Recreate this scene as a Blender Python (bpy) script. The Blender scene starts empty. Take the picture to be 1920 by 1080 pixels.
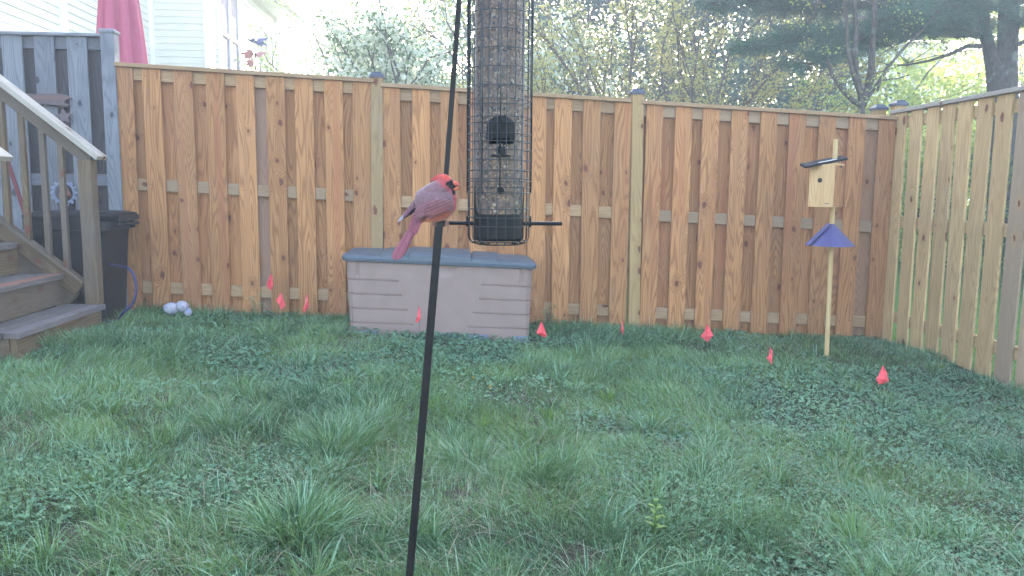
import bpy, math, random
import numpy as np
from mathutils import Vector, Matrix
C0 = bpy.context.scene
COL = C0.collection
PI = math.pi
random.seed(7); rng = np.random.default_rng(7)

# ---------------------------------------------------------------- camera
F = 1500.0
YAW, PIT, ROLL = math.radians(4.2), math.radians(7.2), math.radians(0.6)
CAM = Vector((0, 0, 1.25))
_d = Vector((math.sin(YAW)*math.cos(PIT), math.cos(YAW)*math.cos(PIT), -math.sin(PIT)))
_r = Vector((math.cos(YAW), -math.sin(YAW), 0)); _u = _r.cross(_d)
R_ = math.cos(ROLL)*_r + math.sin(ROLL)*_u
U_ = math.cos(ROLL)*_u - math.sin(ROLL)*_r
D_ = _d
cam = bpy.data.cameras.new('camera'); camo = bpy.data.objects.new('camera', cam); COL.objects.link(camo)
cam.sensor_width = 36; cam.lens = F/1920*36; cam.clip_start = 0.05; cam.clip_end = 3000
camo.matrix_world = Matrix(((R_.x, U_.x, -D_.x, CAM.x), (R_.y, U_.y, -D_.y, CAM.y), (R_.z, U_.z, -D_.z, CAM.z), (0, 0, 0, 1)))
C0.camera = camo
# ---------------------------------------------------------------- world, sun, exposure
SUN_EL, SUN_AZ = math.radians(17), math.radians(10)      # azimuth measured from +Y towards +X
w = bpy.data.worlds.new('World'); C0.world = w; w.use_nodes = True
nt = w.node_tree; bg = nt.nodes['Background']; sky = nt.nodes.new('ShaderNodeTexSky')
sky.sky_type = 'NISHITA'; sky.sun_disc = False; sky.sun_elevation = SUN_EL; sky.sun_rotation = SUN_AZ
sky.air_density = 1.0; sky.dust_density = 1.2; sky.ozone_density = 1.0
nt.links.new(sky.outputs[0], bg.inputs[0]); bg.inputs[1].default_value = 0.15
sl = bpy.data.lights.new('sun', 'SUN'); so = bpy.data.objects.new('sun', sl); COL.objects.link(so)
sl.energy = 4.8; sl.angle = math.radians(0.5); sl.color = (1.0, 0.90, 0.74)
sdir = Vector((math.sin(SUN_AZ)*math.cos(SUN_EL), math.cos(SUN_AZ)*math.cos(SUN_EL), math.sin(SUN_EL)))
so.rotation_euler = sdir.to_track_quat('Z', 'Y').to_euler(); so.location = (0, 0, 30)
C0.view_settings.view_transform = 'Standard'; C0.view_settings.look = 'None'
C0.view_settings.gamma = 1.0; C0.view_settings.exposure = 3.0
C0.render.engine = 'CYCLES'
C0.cycles.max_bounces = 8; C0.cycles.transparent_max_bounces = 16; C0.cycles.volume_bounces = 1

# ---------------------------------------------------------------- pixel -> point helpers (photograph is 1920x1080)
def ray(x, y): return D_ + R_*((x-960)/F) + U_*((540-y)/F)
def at(x, y, Y):
    v = ray(x, y); return CAM + v*((Y-CAM.y)/v.y)
def gz(x, y=0): return 0.153 - 0.043*min(max(x, -4.5), 5.5)
def gat(x, y, h=0):
    v = ray(x, y); t = (0.153+h-CAM.z+0.043*CAM.x)/(v.z+0.043*v.x); return CAM + v*t

# ---------------------------------------------------------------- object helpers
def tag(o, label=None, cat=None, group=None, kind=None):
    if label: o['label'] = label
    if cat: o['category'] = cat
    if group: o['group'] = group
    if kind: o['kind'] = kind
    return o
def empty(name, loc, label, cat, group=None, rz=0):
    o = bpy.data.objects.new(name, None); COL.objects.link(o); o.location = loc; o.rotation_euler = (0, 0, rz)
    o.empty_display_size = 0.05
    return tag(o, label, cat, group)
def link(name, me, mat=None, parent=None, local=False, smooth=False, bevel=0):
    o = bpy.data.objects.new(name, me); COL.objects.link(o)
    if mat:
        for m in (mat if isinstance(mat, (list, tuple)) else [mat]): me.materials.append(m)
    if smooth: me.polygons.foreach_set('use_smooth', [True]*len(me.polygons))
    if parent is not None:
        o.parent = parent
        if not local:
            # geometry was written in world coordinates; move it to the parent's frame
            M = Matrix.Translation(parent_world(parent)) @ Matrix.Rotation(parent_rz(parent), 4, 'Z')
            me.transform(M.inverted())
    if bevel:
        b = o.modifiers.new('bevel', 'BEVEL'); b.width = bevel; b.segments = 2; b.limit_method = 'ANGLE'; b.angle_limit = math.radians(40)
    return o
def parent_world(p):
    v = Vector(p.location)
    while p.parent: p = p.parent; v += Vector(p.location)
    return v
def parent_rz(p):
    while p.parent: p = p.parent
    return p.rotation_euler.z
class MB:
    """collects shapes; every shape carries metre UVs (u across, v along) and a random colour attribute"""
    def __init__(s): s.v = []; s.f = []; s.uv = []; s.rn = []; s.mi = []
    def quad(s, pts, uvs, rn, mi=0):
        b = len(s.v); s.v += [tuple(p) for p in pts]; s.f.append(tuple(range(b, b+len(pts)))); s.uv += uvs; s.rn += [rn]*len(pts); s.mi.append(mi)
    def hexa(s, P, L, rn=None, mi=0, along=2):
        """P: 8 points (index = x + 2y + 4z), L: sizes"""
        rn = rn or (random.random(), random.random(), random.random())
        b = len(s.v); s.v += [tuple(p) for p in P]
        s.rn += [rn]*8
        lx, ly, lz = L
        F6 = [((0, 1, 5, 4), (0, 2)), ((1, 3, 7, 5), (1, 2)), ((3, 2, 6, 7), (0, 2)), ((2, 0, 4, 6), (1, 2)), ((4, 5, 7, 6), (0, 1)), ((2, 3, 1, 0), (0, 1))]
        for idx, (a, c) in F6:
            s.f.append(tuple(b+i for i in idx)); s.mi.append(mi)
            for i in idx:
                q = ((i & 1)*lx, ((i >> 1) & 1)*ly, ((i >> 2) & 1)*lz)
                if along == a: s.uv.append((q[c]+(c == 1)*.03, q[a]))
                elif along == c: s.uv.append((q[a]+(a == 1)*.03, q[c]))
                else: s.uv.append((q[a]*1.0, q[c]*0.15))
    def box(s, c, sz, along=2, rn=None, M=None, shear=0, mi=0):
        P = []
        for k in (0, 1):
            for j in (0, 1):
                for i in (0, 1):
                    p = Vector(((i-.5)*sz[0], (j-.5)*sz[1], (k-.5)*sz[2]))
                    if M: p = M @ p
                    p = p + Vector(c)
                    P.append(p)
        if shear: P = [p + Vector((0, 0, shear*(p.x-c[0]))) for p in P]
        s.hexa(P, sz, rn, mi, along)
    def beam(s, a, b, w_, h_, up=Vector((0, 0, 1)), rn=None, mi=0):
        a = Vector(a); b = Vector(b); d = (b-a); L = d.length; d.normalize(); x = d.cross(up).normalized(); y = x.cross(d)
        P = []
        for k in (0, 1):
            for j in (0, 1):
                for i in (0, 1): P.append(a + d*L*k + x*((i-.5)*w_) + y*((j-.5)*h_))
        s.hexa(P, (w_, h_, L), rn, mi, 2)
    def tube(s, pts, rad, n=8, cap=True, rn=None, mi=0):
        rn = rn or (random.random(), random.random(), random.random())
        pts = [Vector(p) for p in pts]; m = len(pts)
        if not isinstance(rad, (list, tuple)): rad = [rad]*m
        b = len(s.v); t0 = (pts[1]-pts[0]).normalized()
        ref = Vector((0, 0, 1)) if abs(t0.z) < .9 else Vector((1, 0, 0))
        x = t0.cross(ref).normalized(); L = 0
        Ls = []
        for i, p in enumerate(pts):
            t = (pts[min(i+1, m-1)]-pts[max(i-1, 0)]).normalized()
            x = (x - t*x.dot(t)).normalized(); y = t.cross(x)
            if i: L += (p-pts[i-1]).length
            Ls.append(L)
            for k in range(n):
                a = 2*PI*k/n; s.v.append(tuple(p + (x*math.cos(a)+y*math.sin(a))*rad[i])); s.rn.append(rn)
        for i in range(m-1):
            for k in range(n):
                k2 = (k+1) % n
                s.f.append((b+i*n+k, b+i*n+k2, b+(i+1)*n+k2, b+(i+1)*n+k)); s.mi.append(mi)
                c = 2*PI*rad[i]/n
                s.uv += [(k*c, Ls[i]), ((k+1)*c, Ls[i]), ((k+1)*c, Ls[i+1]), (k*c, Ls[i+1])]
        if cap:
            s.f.append(tuple(b+k for k in reversed(range(n)))); s.uv += [(0, 0)]*n; s.mi.append(mi)
            s.f.append(tuple(b+(m-1)*n+k for k in range(n))); s.uv += [(0, 0)]*n; s.mi.append(mi)
    def lathe(s, c, prof, n=24, axis=None, rn=None, fn=None, mi=0):
        """prof: (r, z) list around vertical axis through c"""
        rn = rn or (random.random(), random.random(), random.random())
        b = len(s.v); c = Vector(c)
        for i, (r, z) in enumerate(prof):
            for k in range(n):
                a = 2*PI*k/n; rr = r*(fn(a, z) if fn else 1)
                s.v.append(tuple(c + Vector((math.cos(a)*rr, math.sin(a)*rr, z)))); s.rn.append(rn)
        for i in range(len(prof)-1):
            for k in range(n):
                k2 = (k+1) % n; s.f.append((b+i*n+k, b+i*n+k2, b+(i+1)*n+k2, b+(i+1)*n+k)); s.mi.append(mi)
                s.uv += [(k/n, prof[i][1]), ((k+1)/n, prof[i][1]), ((k+1)/n, prof[i+1][1]), (k/n, prof[i+1][1])]
    def ball(s, c, r, n=10, rn=None, mi=0):
        m = n//2+1
        s.lathe(c, [(max(1e-5, r*math.sin(PI*i/m)), -r*math.cos(PI*i/m)) for i in range(m+1)], n, rn=rn, mi=mi)
    def build(s, name, mat, parent=None, smooth=False, bevel=0, local=False):
        me = bpy.data.meshes.new(name); me.from_pydata(s.v, [], s.f)
        uvl = me.uv_layers.new(name='UVMap'); uvl.data.foreach_set('uv', np.array(s.uv, dtype=np.float32).ravel())
        ca = me.color_attributes.new('rnd', 'FLOAT_COLOR', 'POINT')
        rn = np.ones((len(s.v), 4), dtype=np.float32); rn[:, :3] = np.array(s.rn, dtype=np.float32); ca.data.foreach_set('color', rn.ravel())
        me.polygons.foreach_set('material_index', s.mi)
        me.update()
        return link(name, me, mat, parent, local, smooth, bevel)
def np_mesh(name, V, Fq, col=None, mat=None, parent=None, smooth=False, size=4):
    """fast mesh from numpy: V (n,3), Fq (m,size) indices, col (n,3)"""
    me = bpy.data.meshes.new(name); me.vertices.add(len(V)); me.vertices.foreach_set('co', V.astype(np.float32).ravel())
    me.loops.add(Fq.size); me.loops.foreach_set('vertex_index', Fq.astype(np.int32).ravel())
    me.polygons.add(len(Fq)); me.polygons.foreach_set('loop_start', np.arange(0, Fq.size, size, dtype=np.int32))
    me.polygons.foreach_set('loop_total', np.full(len(Fq), size, dtype=np.int32))
    me.update(calc_edges=True)
    if col is not None:
        ca = me.color_attributes.new('rnd', 'FLOAT_COLOR', 'POINT'); c4 = np.ones((len(V), 4), dtype=np.float32); c4[:, :3] = col
        ca.data.foreach_set('color', c4.ravel())
    return link(name, me, mat, parent, smooth=smooth)

# ---------------------------------------------------------------- materials
class NG:
    def __init__(s, name):
        s.m = bpy.data.materials.new(name); s.m.use_nodes = True; s.t = s.m.node_tree; s.b = s.t.nodes['Principled BSDF']; s.out = s.t.nodes['Material Output']
    def n(s, typ, **kw):
        nd = s.t.nodes.new(typ)
        for k, v in kw.items(): setattr(nd, k, v)
        return nd
    def set(s, sock, v):
        if isinstance(v, bpy.types.NodeSocket): s.t.links.new(v, sock)
        elif isinstance(v, (tuple, list)) and len(v) == 3 and len(sock.default_value) == 4: sock.default_value = (*v, 1)
        else: sock.default_value = v
    def math(s, op, a, b=None, c=None, clamp=False):
        nd = s.n('ShaderNodeMath', operation=op, use_clamp=clamp); s.set(nd.inputs[0], a)
        if b is not None: s.set(nd.inputs[1], b)
        if c is not None: s.set(nd.inputs[2], c)
        return nd.outputs[0]
    def mix(s, f, a, b, blend='MIX'):
        nd = s.n('ShaderNodeMix', data_type='RGBA', blend_type=blend); s.set(nd.inputs[0], f); s.set(nd.inputs[6], a); s.set(nd.inputs[7], b); return nd.outputs[2]
    def noise(s, vec, scale, detail=3, rough=.5, dim='3D'):
        nd = s.n('ShaderNodeTexNoise', noise_dimensions=dim); s.set(nd.inputs['Vector'], vec); s.set(nd.inputs['Scale'], scale); s.set(nd.inputs['Detail'], detail); s.set(nd.inputs['Roughness'], rough); return nd.outputs['Fac']
    def rng(s, v, a, b, c=0., d=1., smooth=False):
        nd = s.n('ShaderNodeMapRange'); nd.interpolation_type = 'SMOOTHSTEP' if smooth else 'LINEAR'
        s.set(nd.inputs[0], v); 
        for i, q in enumerate((a, b, c, d)): s.set(nd.inputs[i+1], q)
        return nd.outputs[0]
    def comb(s, x, y, z):
        nd = s.n('ShaderNodeCombineXYZ'); s.set(nd.inputs[0], x); s.set(nd.inputs[1], y); s.set(nd.inputs[2], z); return nd.outputs[0]
    def sep(s, v): nd = s.n('ShaderNodeSeparateXYZ'); s.set(nd.inputs[0], v); return nd.outputs
    def attr(s, name='rnd'): nd = s.n('ShaderNodeAttribute', attribute_name=name); return nd.outputs['Color']
    def obj(s): return s.n('ShaderNodeTexCoord').outputs['Object']
    def uv(s): return s.n('ShaderNodeTexCoord').outputs['UV']
    def bump(s, h, strength=.3, dist=.01):
        nd = s.n('ShaderNodeBump'); s.set(nd.inputs['Height'], h); nd.inputs['Strength'].default_value = strength; nd.inputs['Distance'].default_value = dist; s.t.links.new(nd.outputs[0], s.b.inputs['Normal'])
    def base(s, col, rough=.7, spec=.4, metal=0.):
        s.set(s.b.inputs['Base Color'], col); s.set(s.b.inputs['Roughness'], rough); s.b.inputs['Specular IOR Level'].default_value = spec; s.b.inputs['Metallic'].default_value = metal
        return s.m

def wood(name, light, dark, knotc=(.15, .05, .028), red=(.40, .13, .06), grey=(.25, .20, .18), redamt=.5, greyamt=.5, knots=.27, rough=.75, ringk=.75, stain=.5):
    g = NG(name); uvs = g.sep(g.uv()); rn = g.sep(g.attr())
    u = g.math('ADD', uvs[0], g.math('MULTIPLY', rn[0], 37.)); v = g.math('ADD', uvs[1], g.math('MULTIPLY', rn[1], 53.))
    # knots
    kv = g.comb(g.math('MULTIPLY', u, 7.), g.math('MULTIPLY', v, 4.), 0.)
    wob = g.noise(g.comb(g.math('MULTIPLY', u, 40.), g.math('MULTIPLY', v, 25.), 0.), 1., 2)
    vo = g.n('ShaderNodeTexVoronoi', voronoi_dimensions='2D', feature='F1'); g.set(vo.inputs['Vector'], kv); vo.inputs['Scale'].default_value = 1.
    gate = g.math('GREATER_THAN', g.sep(vo.outputs['Color'])[0], 1.-knots)
    size = g.rng(g.sep(vo.outputs['Color'])[1], 0, 1, .05, .17)
    d = g.math('ADD', vo.outputs['Distance'], g.math('MULTIPLY', g.math('SUBTRACT', wob, .5), .20))
    kn = g.math('MULTIPLY', g.math('SUBTRACT', 1., g.rng(d, g.math('MULTIPLY', size, .55), size, 0, 1, True)), gate)
    halo = g.math('MULTIPLY', g.math('SUBTRACT', 1., g.rng(d, size, g.math('MULTIPLY', size, 3.2), 0, 1, True)), gate)
    # plain sawn grain: contour lines of a stretched field
    fld = g.noise(g.comb(g.math('MULTIPLY', u, 9.), g.math('MULTIPLY', v, .75), rn[2]), 1., 1.5, .4)
    fld = g.math('ADD', fld, g.math('MULTIPLY', halo, .16))
    fld = g.math('ADD', fld, g.math('MULTIPLY', u, .25))
    ph = g.math('MULTIPLY', fld, g.rng(rn[2], 0, 1, 90., 190.))
    si = g.math('SINE', ph)
    ring = g.math('POWER', g.math('MULTIPLY_ADD', si, .5, .5), 2.2)
    fib = g.noise(g.comb(g.math('MULTIPLY', u, 260.), g.math('MULTIPLY', v, 5.), 0.), 1., 3, .6)
    soft = g.noise(g.comb(g.math('MULTIPLY', u, 25.), g.math('MULTIPLY', v, 1.6), rn[0]), 1., 3, .6)
    col = g.mix(g.math('MULTIPLY', ring, ringk), light, dark)
    col = g.mix(g.math('MULTIPLY', g.rng(soft, .35, .7), .45), col, dark)
    col = g.mix(g.math('MULTIPLY', g.rng(fib, .3, .7), .3), col, tuple(c*.6 for c in light))
    # each board its own hue; some boards have red heartwood streaks, some are greyed
    rs = g.math('MULTIPLY', g.rng(g.noise(g.comb(g.math('MULTIPLY', u, 14.), g.math('MULTIPLY', v, .5), 3.), 1., 2), .48, .72, 0, 1, True), g.math('GREATER_THAN', rn[1], 1-redamt))
    col = g.mix(g.math('MULTIPLY', rs, .6), col, red)
    gs = g.math('MULTIPLY', g.rng(rn[2], 1-greyamt, 1., 0, 1), .6)
    col = g.mix(gs, col, grey)
    br = g.rng(rn[0], 0, 1, .84, 1.16)
    col = g.mix(1., col, g.comb(br, br, br), 'MULTIPLY')
    st = g.noise(g.comb(g.math('MULTIPLY', u, 3.), g.math('MULTIPLY', v, 1.2), 9.), 1., 4, .65)
    col = g.mix(g.math('MULTIPLY', g.rng(st, .5, .8), stain), col, grey)
    col = g.mix(g.math('MULTIPLY', halo, .45), col, dark)
    col = g.mix(kn, col, knotc)
    g.bump(g.math('ADD', g.math('MULTIPLY', fib, .6), g.math('MULTIPLY', ring, .3)), .35, .003)
    return g.base(col, rough, .25)
def plain(name, col, rough=.6, spec=.4, metal=0., var=.12, scale=30., bump=.15):
    g = NG(name); o = g.obj(); n = g.noise(o, scale, 4, .6)
    c = g.mix(g.rng(n, .3, .7), tuple(x*(1-var) for x in col), tuple(min(1, x*(1+var)) for x in col))
    if bump: g.bump(g.noise(o, scale*6, 3), bump, .002)
    return g.base(c, rough, spec, metal)
M = {}
M['fence'] = wood('pine_boards', (.52, .245, .098), (.28, .112, .042), redamt=.5, greyamt=.06, stain=.2, ringk=.9, knots=.32)
M['side'] = wood('pale_boards', (.60, .405, .20), (.38, .24, .115), redamt=.1, greyamt=.12, stain=.3)
M['post'] = wood('treated_post', (.45, .29, .13), (.30, .18, .08), redamt=.0, greyamt=.3, stain=.4)
M['rail'] = wood('rail_wood', (.42, .26, .14), (.28, .165, .085), grey=(.30, .22, .16), redamt=.0, greyamt=.4, knots=.3)
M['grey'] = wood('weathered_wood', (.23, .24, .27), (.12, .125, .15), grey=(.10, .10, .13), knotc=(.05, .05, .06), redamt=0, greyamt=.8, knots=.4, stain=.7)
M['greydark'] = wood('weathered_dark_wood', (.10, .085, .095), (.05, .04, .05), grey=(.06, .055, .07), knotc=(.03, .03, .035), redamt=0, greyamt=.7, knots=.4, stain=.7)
M['stair'] = wood('stair_wood', (.20, .135, .078), (.10, .062, .036), grey=(.12, .10, .09), redamt=.2, greyamt=.7, stain=.9, knots=.4)
M['tread'] = wood('tread_wood', (.21, .175, .165), (.12, .095, .09), grey=(.15, .125, .14), redamt=.1, greyamt=.7, stain=.9, knots=.3)
M['cap'] = wood('handrail_wood', (.42, .37, .32), (.27, .22, .18), grey=(.3, .27, .26), redamt=0, greyamt=.5, stain=.6, knots=.2)
M['cedar'] = wood('cedar', (.62, .40, .20), (.50, .27, .12), redamt=.3, greyamt=.1, knots=.15, stain=.1)
M['dowel'] = wood('dowel', (.62, .44, .22), (.50, .33, .15), redamt=0, greyamt=.1, knots=0., stain=.1)
M['metal'] = plain('black_metal', (.005, .0035, .005), .5, .3, 0, .2, 80, .1)
M['wire'] = plain('green_black_wire', (.012, .018, .022), .3, .6, 0, .2, 60, .05)
M['blackpl'] = plain('black_plastic', (.005, .005, .008), .45, .25, 0, .2, 40, .1)
M['bin'] = plain('bin_plastic', (.006, .006, .011), .5, .3, 0, .2, 8, .15)
M['postcap'] = plain('post_cap', (.035, .04, .075), .4, .5, .0, .15, 40, .1)
M['box'] = plain('box_plastic', (.29, .195, .172), .62, .35, 0, .07, 7, .3)
M['lid'] = plain('lid_plastic', (.080, .098, .125), .5, .4, 0, .1, 8, .3)
M['block'] = plain('concrete_block', (.17, .19, .24), .8, .3, 0, .2, 40, .4)
M['blue'] = plain('baffle_blue', (.07, .062, .19), .45, .5, 0, .1, 30, .1)
M['roofb'] = plain('nest_roof', (.010, .009, .015), .85, .15, 0, .2, 40, .1)
M['hose'] = plain('blue_hose', (.018, .018, .10), .45, .5, 0, .1, 40, 0)
M['siding'] = plain('vinyl_siding', (.62, .61, .56), .5, .4, 0, .03, 3, .05)
M['trim'] = plain('white_trim', (.82, .82, .82), .5, .4, 0, .03, 3, .05)
M['shingle'] = plain('roof_shingle', (.12, .11, .11), .9, .2, 0, .3, 12, .3)
M['stone'] = None
M['bark'] = None

def bark(name, a, b):
    g = NG(name); s_ = g.sep(g.obj()); o = g.comb(g.math('MULTIPLY', s_[0], 1.), g.math('MULTIPLY', s_[1], 1.), g.math('MULTIPLY', s_[2], .25))
    n = g.noise(o, 45., 5, .65); g.bump(n, .8, .03); l = g.noise(g.obj(), 5., 3)
    return g.base(g.mix(g.math('MULTIPLY', g.rng(l, .62, .7), .35), g.mix(g.rng(n, .35, .65), a, b), (.30, .36, .34)), .9, .15)
M['bark'] = bark('grey_bark', (.05, .04, .037), (.13, .105, .09))
M['barkpine'] = bark('pine_bark', (.035, .03, .028), (.10, .08, .07))
M['barkpale'] = bark('pale_bark', (.10, .07, .07), (.22, .17, .15))
def leafmat(name, a, b, trans=.45, rough=.5, c=None):
    g = NG(name); rn = g.sep(g.attr()); col = g.mix(rn[0], a, b)
    if c: col = g.mix(g.math('GREATER_THAN', rn[1], .74), col, c)
    g.base(col, rough, .35)
    tr = g.n('ShaderNodeBsdfTranslucent'); g.set(tr.inputs[0], g.mix(.25, col, (min(1, b[0]*1.7), min(1, b[1]*1.5), b[2]*.7)))
    ms = g.n('ShaderNodeMixShader'); ms.inputs[0].default_value = trans
    g.t.links.new(g.b.outputs[0], ms.inputs[1]); g.t.links.new(tr.outputs[0], ms.inputs[2]); g.t.links.new(ms.outputs[0], g.out.inputs[0])
    return g.m
M['grass'] = leafmat('grass_blades', (.040, .120, .062), (.175, .285, .080), .25, .30, (.27, .43, .27))
M['clover'] = leafmat('clover_leaves', (.085, .19, .11), (.17, .31, .16), .2, .45)
M['straw'] = leafmat('dead_grass', (.22, .19, .13), (.36, .32, .23), .2, .7)
M['tuft'] = leafmat('bright_grass', (.10, .20, .035), (.20, .33, .06), .35, .4)
M['leafy'] = leafmat('spring_leaves', (.32, .29, .11), (.52, .48, .18), .45, .6)
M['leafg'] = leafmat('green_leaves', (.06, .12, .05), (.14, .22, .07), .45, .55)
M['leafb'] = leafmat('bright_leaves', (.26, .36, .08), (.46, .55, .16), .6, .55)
M['evergreen'] = leafmat('evergreen_leaves', (.02, .06, .055), (.05, .11, .085), .25, .5)
M['needle'] = leafmat('pine_needles', (.022, .075, .055), (.065, .155, .095), .3, .5)
M['dogleaf'] = leafmat('dogwood_leaves', (.10, .19, .10), (.2, .3, .14), .45, .55)
M['blossom'] = leafmat('white_blossom', (.62, .66, .58), (.8, .82, .74), .4, .6)
M['flag'] = leafmat('flag_vinyl', (1.0, .10, .125), (1.0, .18, .21), .3, .45)
M['rib'] = leafmat('red_cloth', (.14, .02, .03), (.18, .03, .04), .2, .6)
M['yellow'] = leafmat('yellow_petals', (.65, .36, .03), (.75, .45, .05), .3, .6)
g = NG('umbrella_cloth'); n = g.noise(g.obj(), 250., 2); M['umb'] = (g.bump(n, .2, .002), g.base(g.mix(g.noise(g.obj(), 4., 3), (.36, .075, .14), (.44, .11, .18)), .85, .2))[1]
g = NG('painted_stone'); n = g.noise(g.obj(), 38., 3); M['stone'] = g.base(g.mix(g.rng(n, .52, .62), (.42, .41, .46), g.mix(g.rng(g.noise(g.obj(), 22., 2), .45, .55), (.45, .25, .33), (.22, .26, .50))), .6, .4)
g = NG('window_glass'); M['glass'] = g.base((.17, .17, .27), .6, .1)
# clear tube
g = NG('clear_plastic'); gl = g.n('ShaderNodeBsdfGlossy'); gl.inputs[1].default_value = .12; tr = g.n('ShaderNodeBsdfTransparent'); tr.inputs[0].default_value = (.93, .93, .95, 1)
lw = g.n('ShaderNodeLayerWeight'); lw.inputs[0].default_value = .35; df = g.n('ShaderNodeBsdfDiffuse'); df.inputs[0].default_value = (.85, .85, .9, 1)
m1 = g.n('ShaderNodeMixShader'); m1.inputs[0].default_value = .04; g.t.links.new(tr.outputs[0], m1.inputs[1]); g.t.links.new(df.outputs[0], m1.inputs[2])
m2 = g.n('ShaderNodeMixShader'); g.t.links.new(lw.outputs['Fresnel'], m2.inputs[0]); g.t.links.new(m1.outputs[0], m2.inputs[1])
ms3 = g.n('ShaderNodeMixShader'); ms3.inputs[0].default_value = .5; g.t.links.new(gl.outputs[0], ms3.inputs[1]); g.t.links.new(df.outputs[0], ms3.inputs[2])
g.t.links.new(ms3.outputs[0], m2.inputs[2]); g.t.links.new(m2.outputs[0], g.out.inputs[0]); M['tube'] = g.m
g = NG('seed_mix'); rn = g.sep(g.attr()); c = g.mix(rn[0], (.13, .055, .03), (.55, .34, .18)); c = g.mix(g.math('GREATER_THAN', rn[1], .80), c, (.03, .022, .02)); c = g.mix(g.math('GREATER_THAN', rn[1], .95), c, (.62, .52, .38)); M['seed'] = g.base(c, .6, .3)
g = NG('feathers'); n = g.noise(g.obj(), 700., 3); g.bump(n, .45, .0012); fz = g.noise(g.obj(), 260., 3); g.b.inputs['Sheen Weight'].default_value = .35
bc = g.mix(1., g.attr('col'), g.mix(g.rng(fz, .3, .7), (.82, .82, .82), (1.12, 1.12, 1.12)), 'MULTIPLY'); M['bird'] = g.base(bc, .75, .2)
g = NG('eye'); M['eye'] = g.base((.01, .008, .008), .1, .6)

# ---------------------------------------------------------------- ground
def ground_sheet():
    xs = np.concatenate([[-400, -150, -60, -25, -12, -7], np.linspace(-4.6, 5.6, 110), [8, 12, 25, 60, 150, 400]])
    ys = np.concatenate([[-60, -20, -6], np.linspace(-1, 7.4, 100), [9, 12, 20, 40, 90, 200, 600]])
    X, Yg = np.meshgrid(xs, ys); Z = 0.153-0.043*np.clip(X, -4.5, 5.5)
    Z += .012*np.sin(X*3.1+Yg*1.7)+.010*np.sin(X*1.3-Yg*4.1)+.006*np.sin(X*9+Yg*7)
    V = np.stack([X, Yg, Z], -1).reshape(-1, 3); nx = len(xs); ny = len(ys)
    i = np.arange(nx-1)[None, :]+np.arange(ny-1)[:, None]*nx
    Fq = np.stack([i, i+1, i+1+nx, i+nx], -1).reshape(-1, 4)
    g = NG('lawn_soil'); o = g.obj(); n1 = g.noise(o, 2.2, 4, .6); n2 = g.noise(o, 40., 4, .7)
    c = g.mix(g.rng(n1, .38, .6), (.075, .055, .045), (.062, .060, .040)); c = g.mix(g.math('MULTIPLY', g.rng(n2, .45, .7), .5), c, (.14, .11, .08))
    far = g.math('GREATER_THAN', g.math('ADD', g.sep(o)[1], g.math('MULTIPLY', g.math('GREATER_THAN', g.sep(o)[0], 3.62), 100.)), 6.45)
    c = g.mix(far, c, g.mix(g.rng(n2, .35, .65), (.07, .14, .04), (.13, .22, .06))); g.bump(n2, .7, .03)
    o_ = np_mesh('ground', V, Fq, None, g.base(c, .95, .1), smooth=True); tag(o_, 'shaded lawn soil sloping gently down to the right', None, kind='structure')
ground_sheet()

# ---------------------------------------------------------------- grass (one mass), clover, dead straw
def vnoise(x, y, seed=0, s=1.0):
    r = np.random.default_rng(seed); T = r.random((64, 64)); x = x*s; y = y*s
    xi = np.floor(x).astype(int); yi = np.floor(y).astype(int); fx = x-xi; fy = y-yi; fx = fx*fx*(3-2*fx); fy = fy*fy*(3-2*fy)
    a = T[xi % 64, yi % 64]; b = T[(xi+1) % 64, yi % 64]; c = T[xi % 64, (yi+1) % 64]; d = T[(xi+1) % 64, (yi+1) % 64]
    return a*(1-fx)*(1-fy)+b*fx*(1-fy)+c*(1-fx)*fy+d*fx*fy
def gzn(X, Y): return 0.153-0.043*np.clip(X, -4.5, 5.5)+.012*np.sin(X*3.1+Y*1.7)+.010*np.sin(X*1.3-Y*4.1)+.006*np.sin(X*9+Y*7)
def blades(X, Y, H, W, lean, az, col, seg=4, curl=1.0, z0=None):
    n = len(X); Z = gzn(X, Y) if z0 is None else z0
    t = np.linspace(0, 1, seg+1)
    dx, dy = np.cos(az), np.sin(az); px, py = -dy, dx
    rotp = rng.uniform(0, PI, n); px = np.cos(rotp); py = np.sin(rotp)
    V = np.zeros((n, 2*(seg+1), 3)); Cc = np.zeros((n, 2*(seg+1), 3))
    for i, tt in enumerate(t):
        off = lean*H*(tt**(1.6*curl)); hz = H*tt*(1-.38*np.minimum(lean, 1.4)*tt)
        wd = W*(1-tt**1.8)*.5+W*.03
        cx = X+dx*off; cy = Y+dy*off; cz = Z+hz-.004
        V[:, 2*i, 0] = cx-px*wd; V[:, 2*i, 1] = cy-py*wd; V[:, 2*i, 2] = cz
        V[:, 2*i+1, 0] = cx+px*wd; V[:, 2*i+1, 1] = cy+py*wd; V[:, 2*i+1, 2] = cz
        Cc[:, 2*i] = col; Cc[:, 2*i+1] = col
    q = np.array([[2*i, 2*i+1, 2*i+3, 2*i+2] for i in range(seg)]); Fq = (np.arange(n)[:, None, None]*2*(seg+1)+q[None]).reshape(-1, 4)
    return V.reshape(-1, 3), Cc.reshape(-1, 3), Fq
def merge(parts):
    V = []; Cc = []; Fq = []; b = 0
    for v, c, f in parts: V.append(v); Cc.append(c); Fq.append(f+b); b += len(v)
    return np.concatenate(V), np.concatenate(Cc), np.concatenate(Fq)
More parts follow.
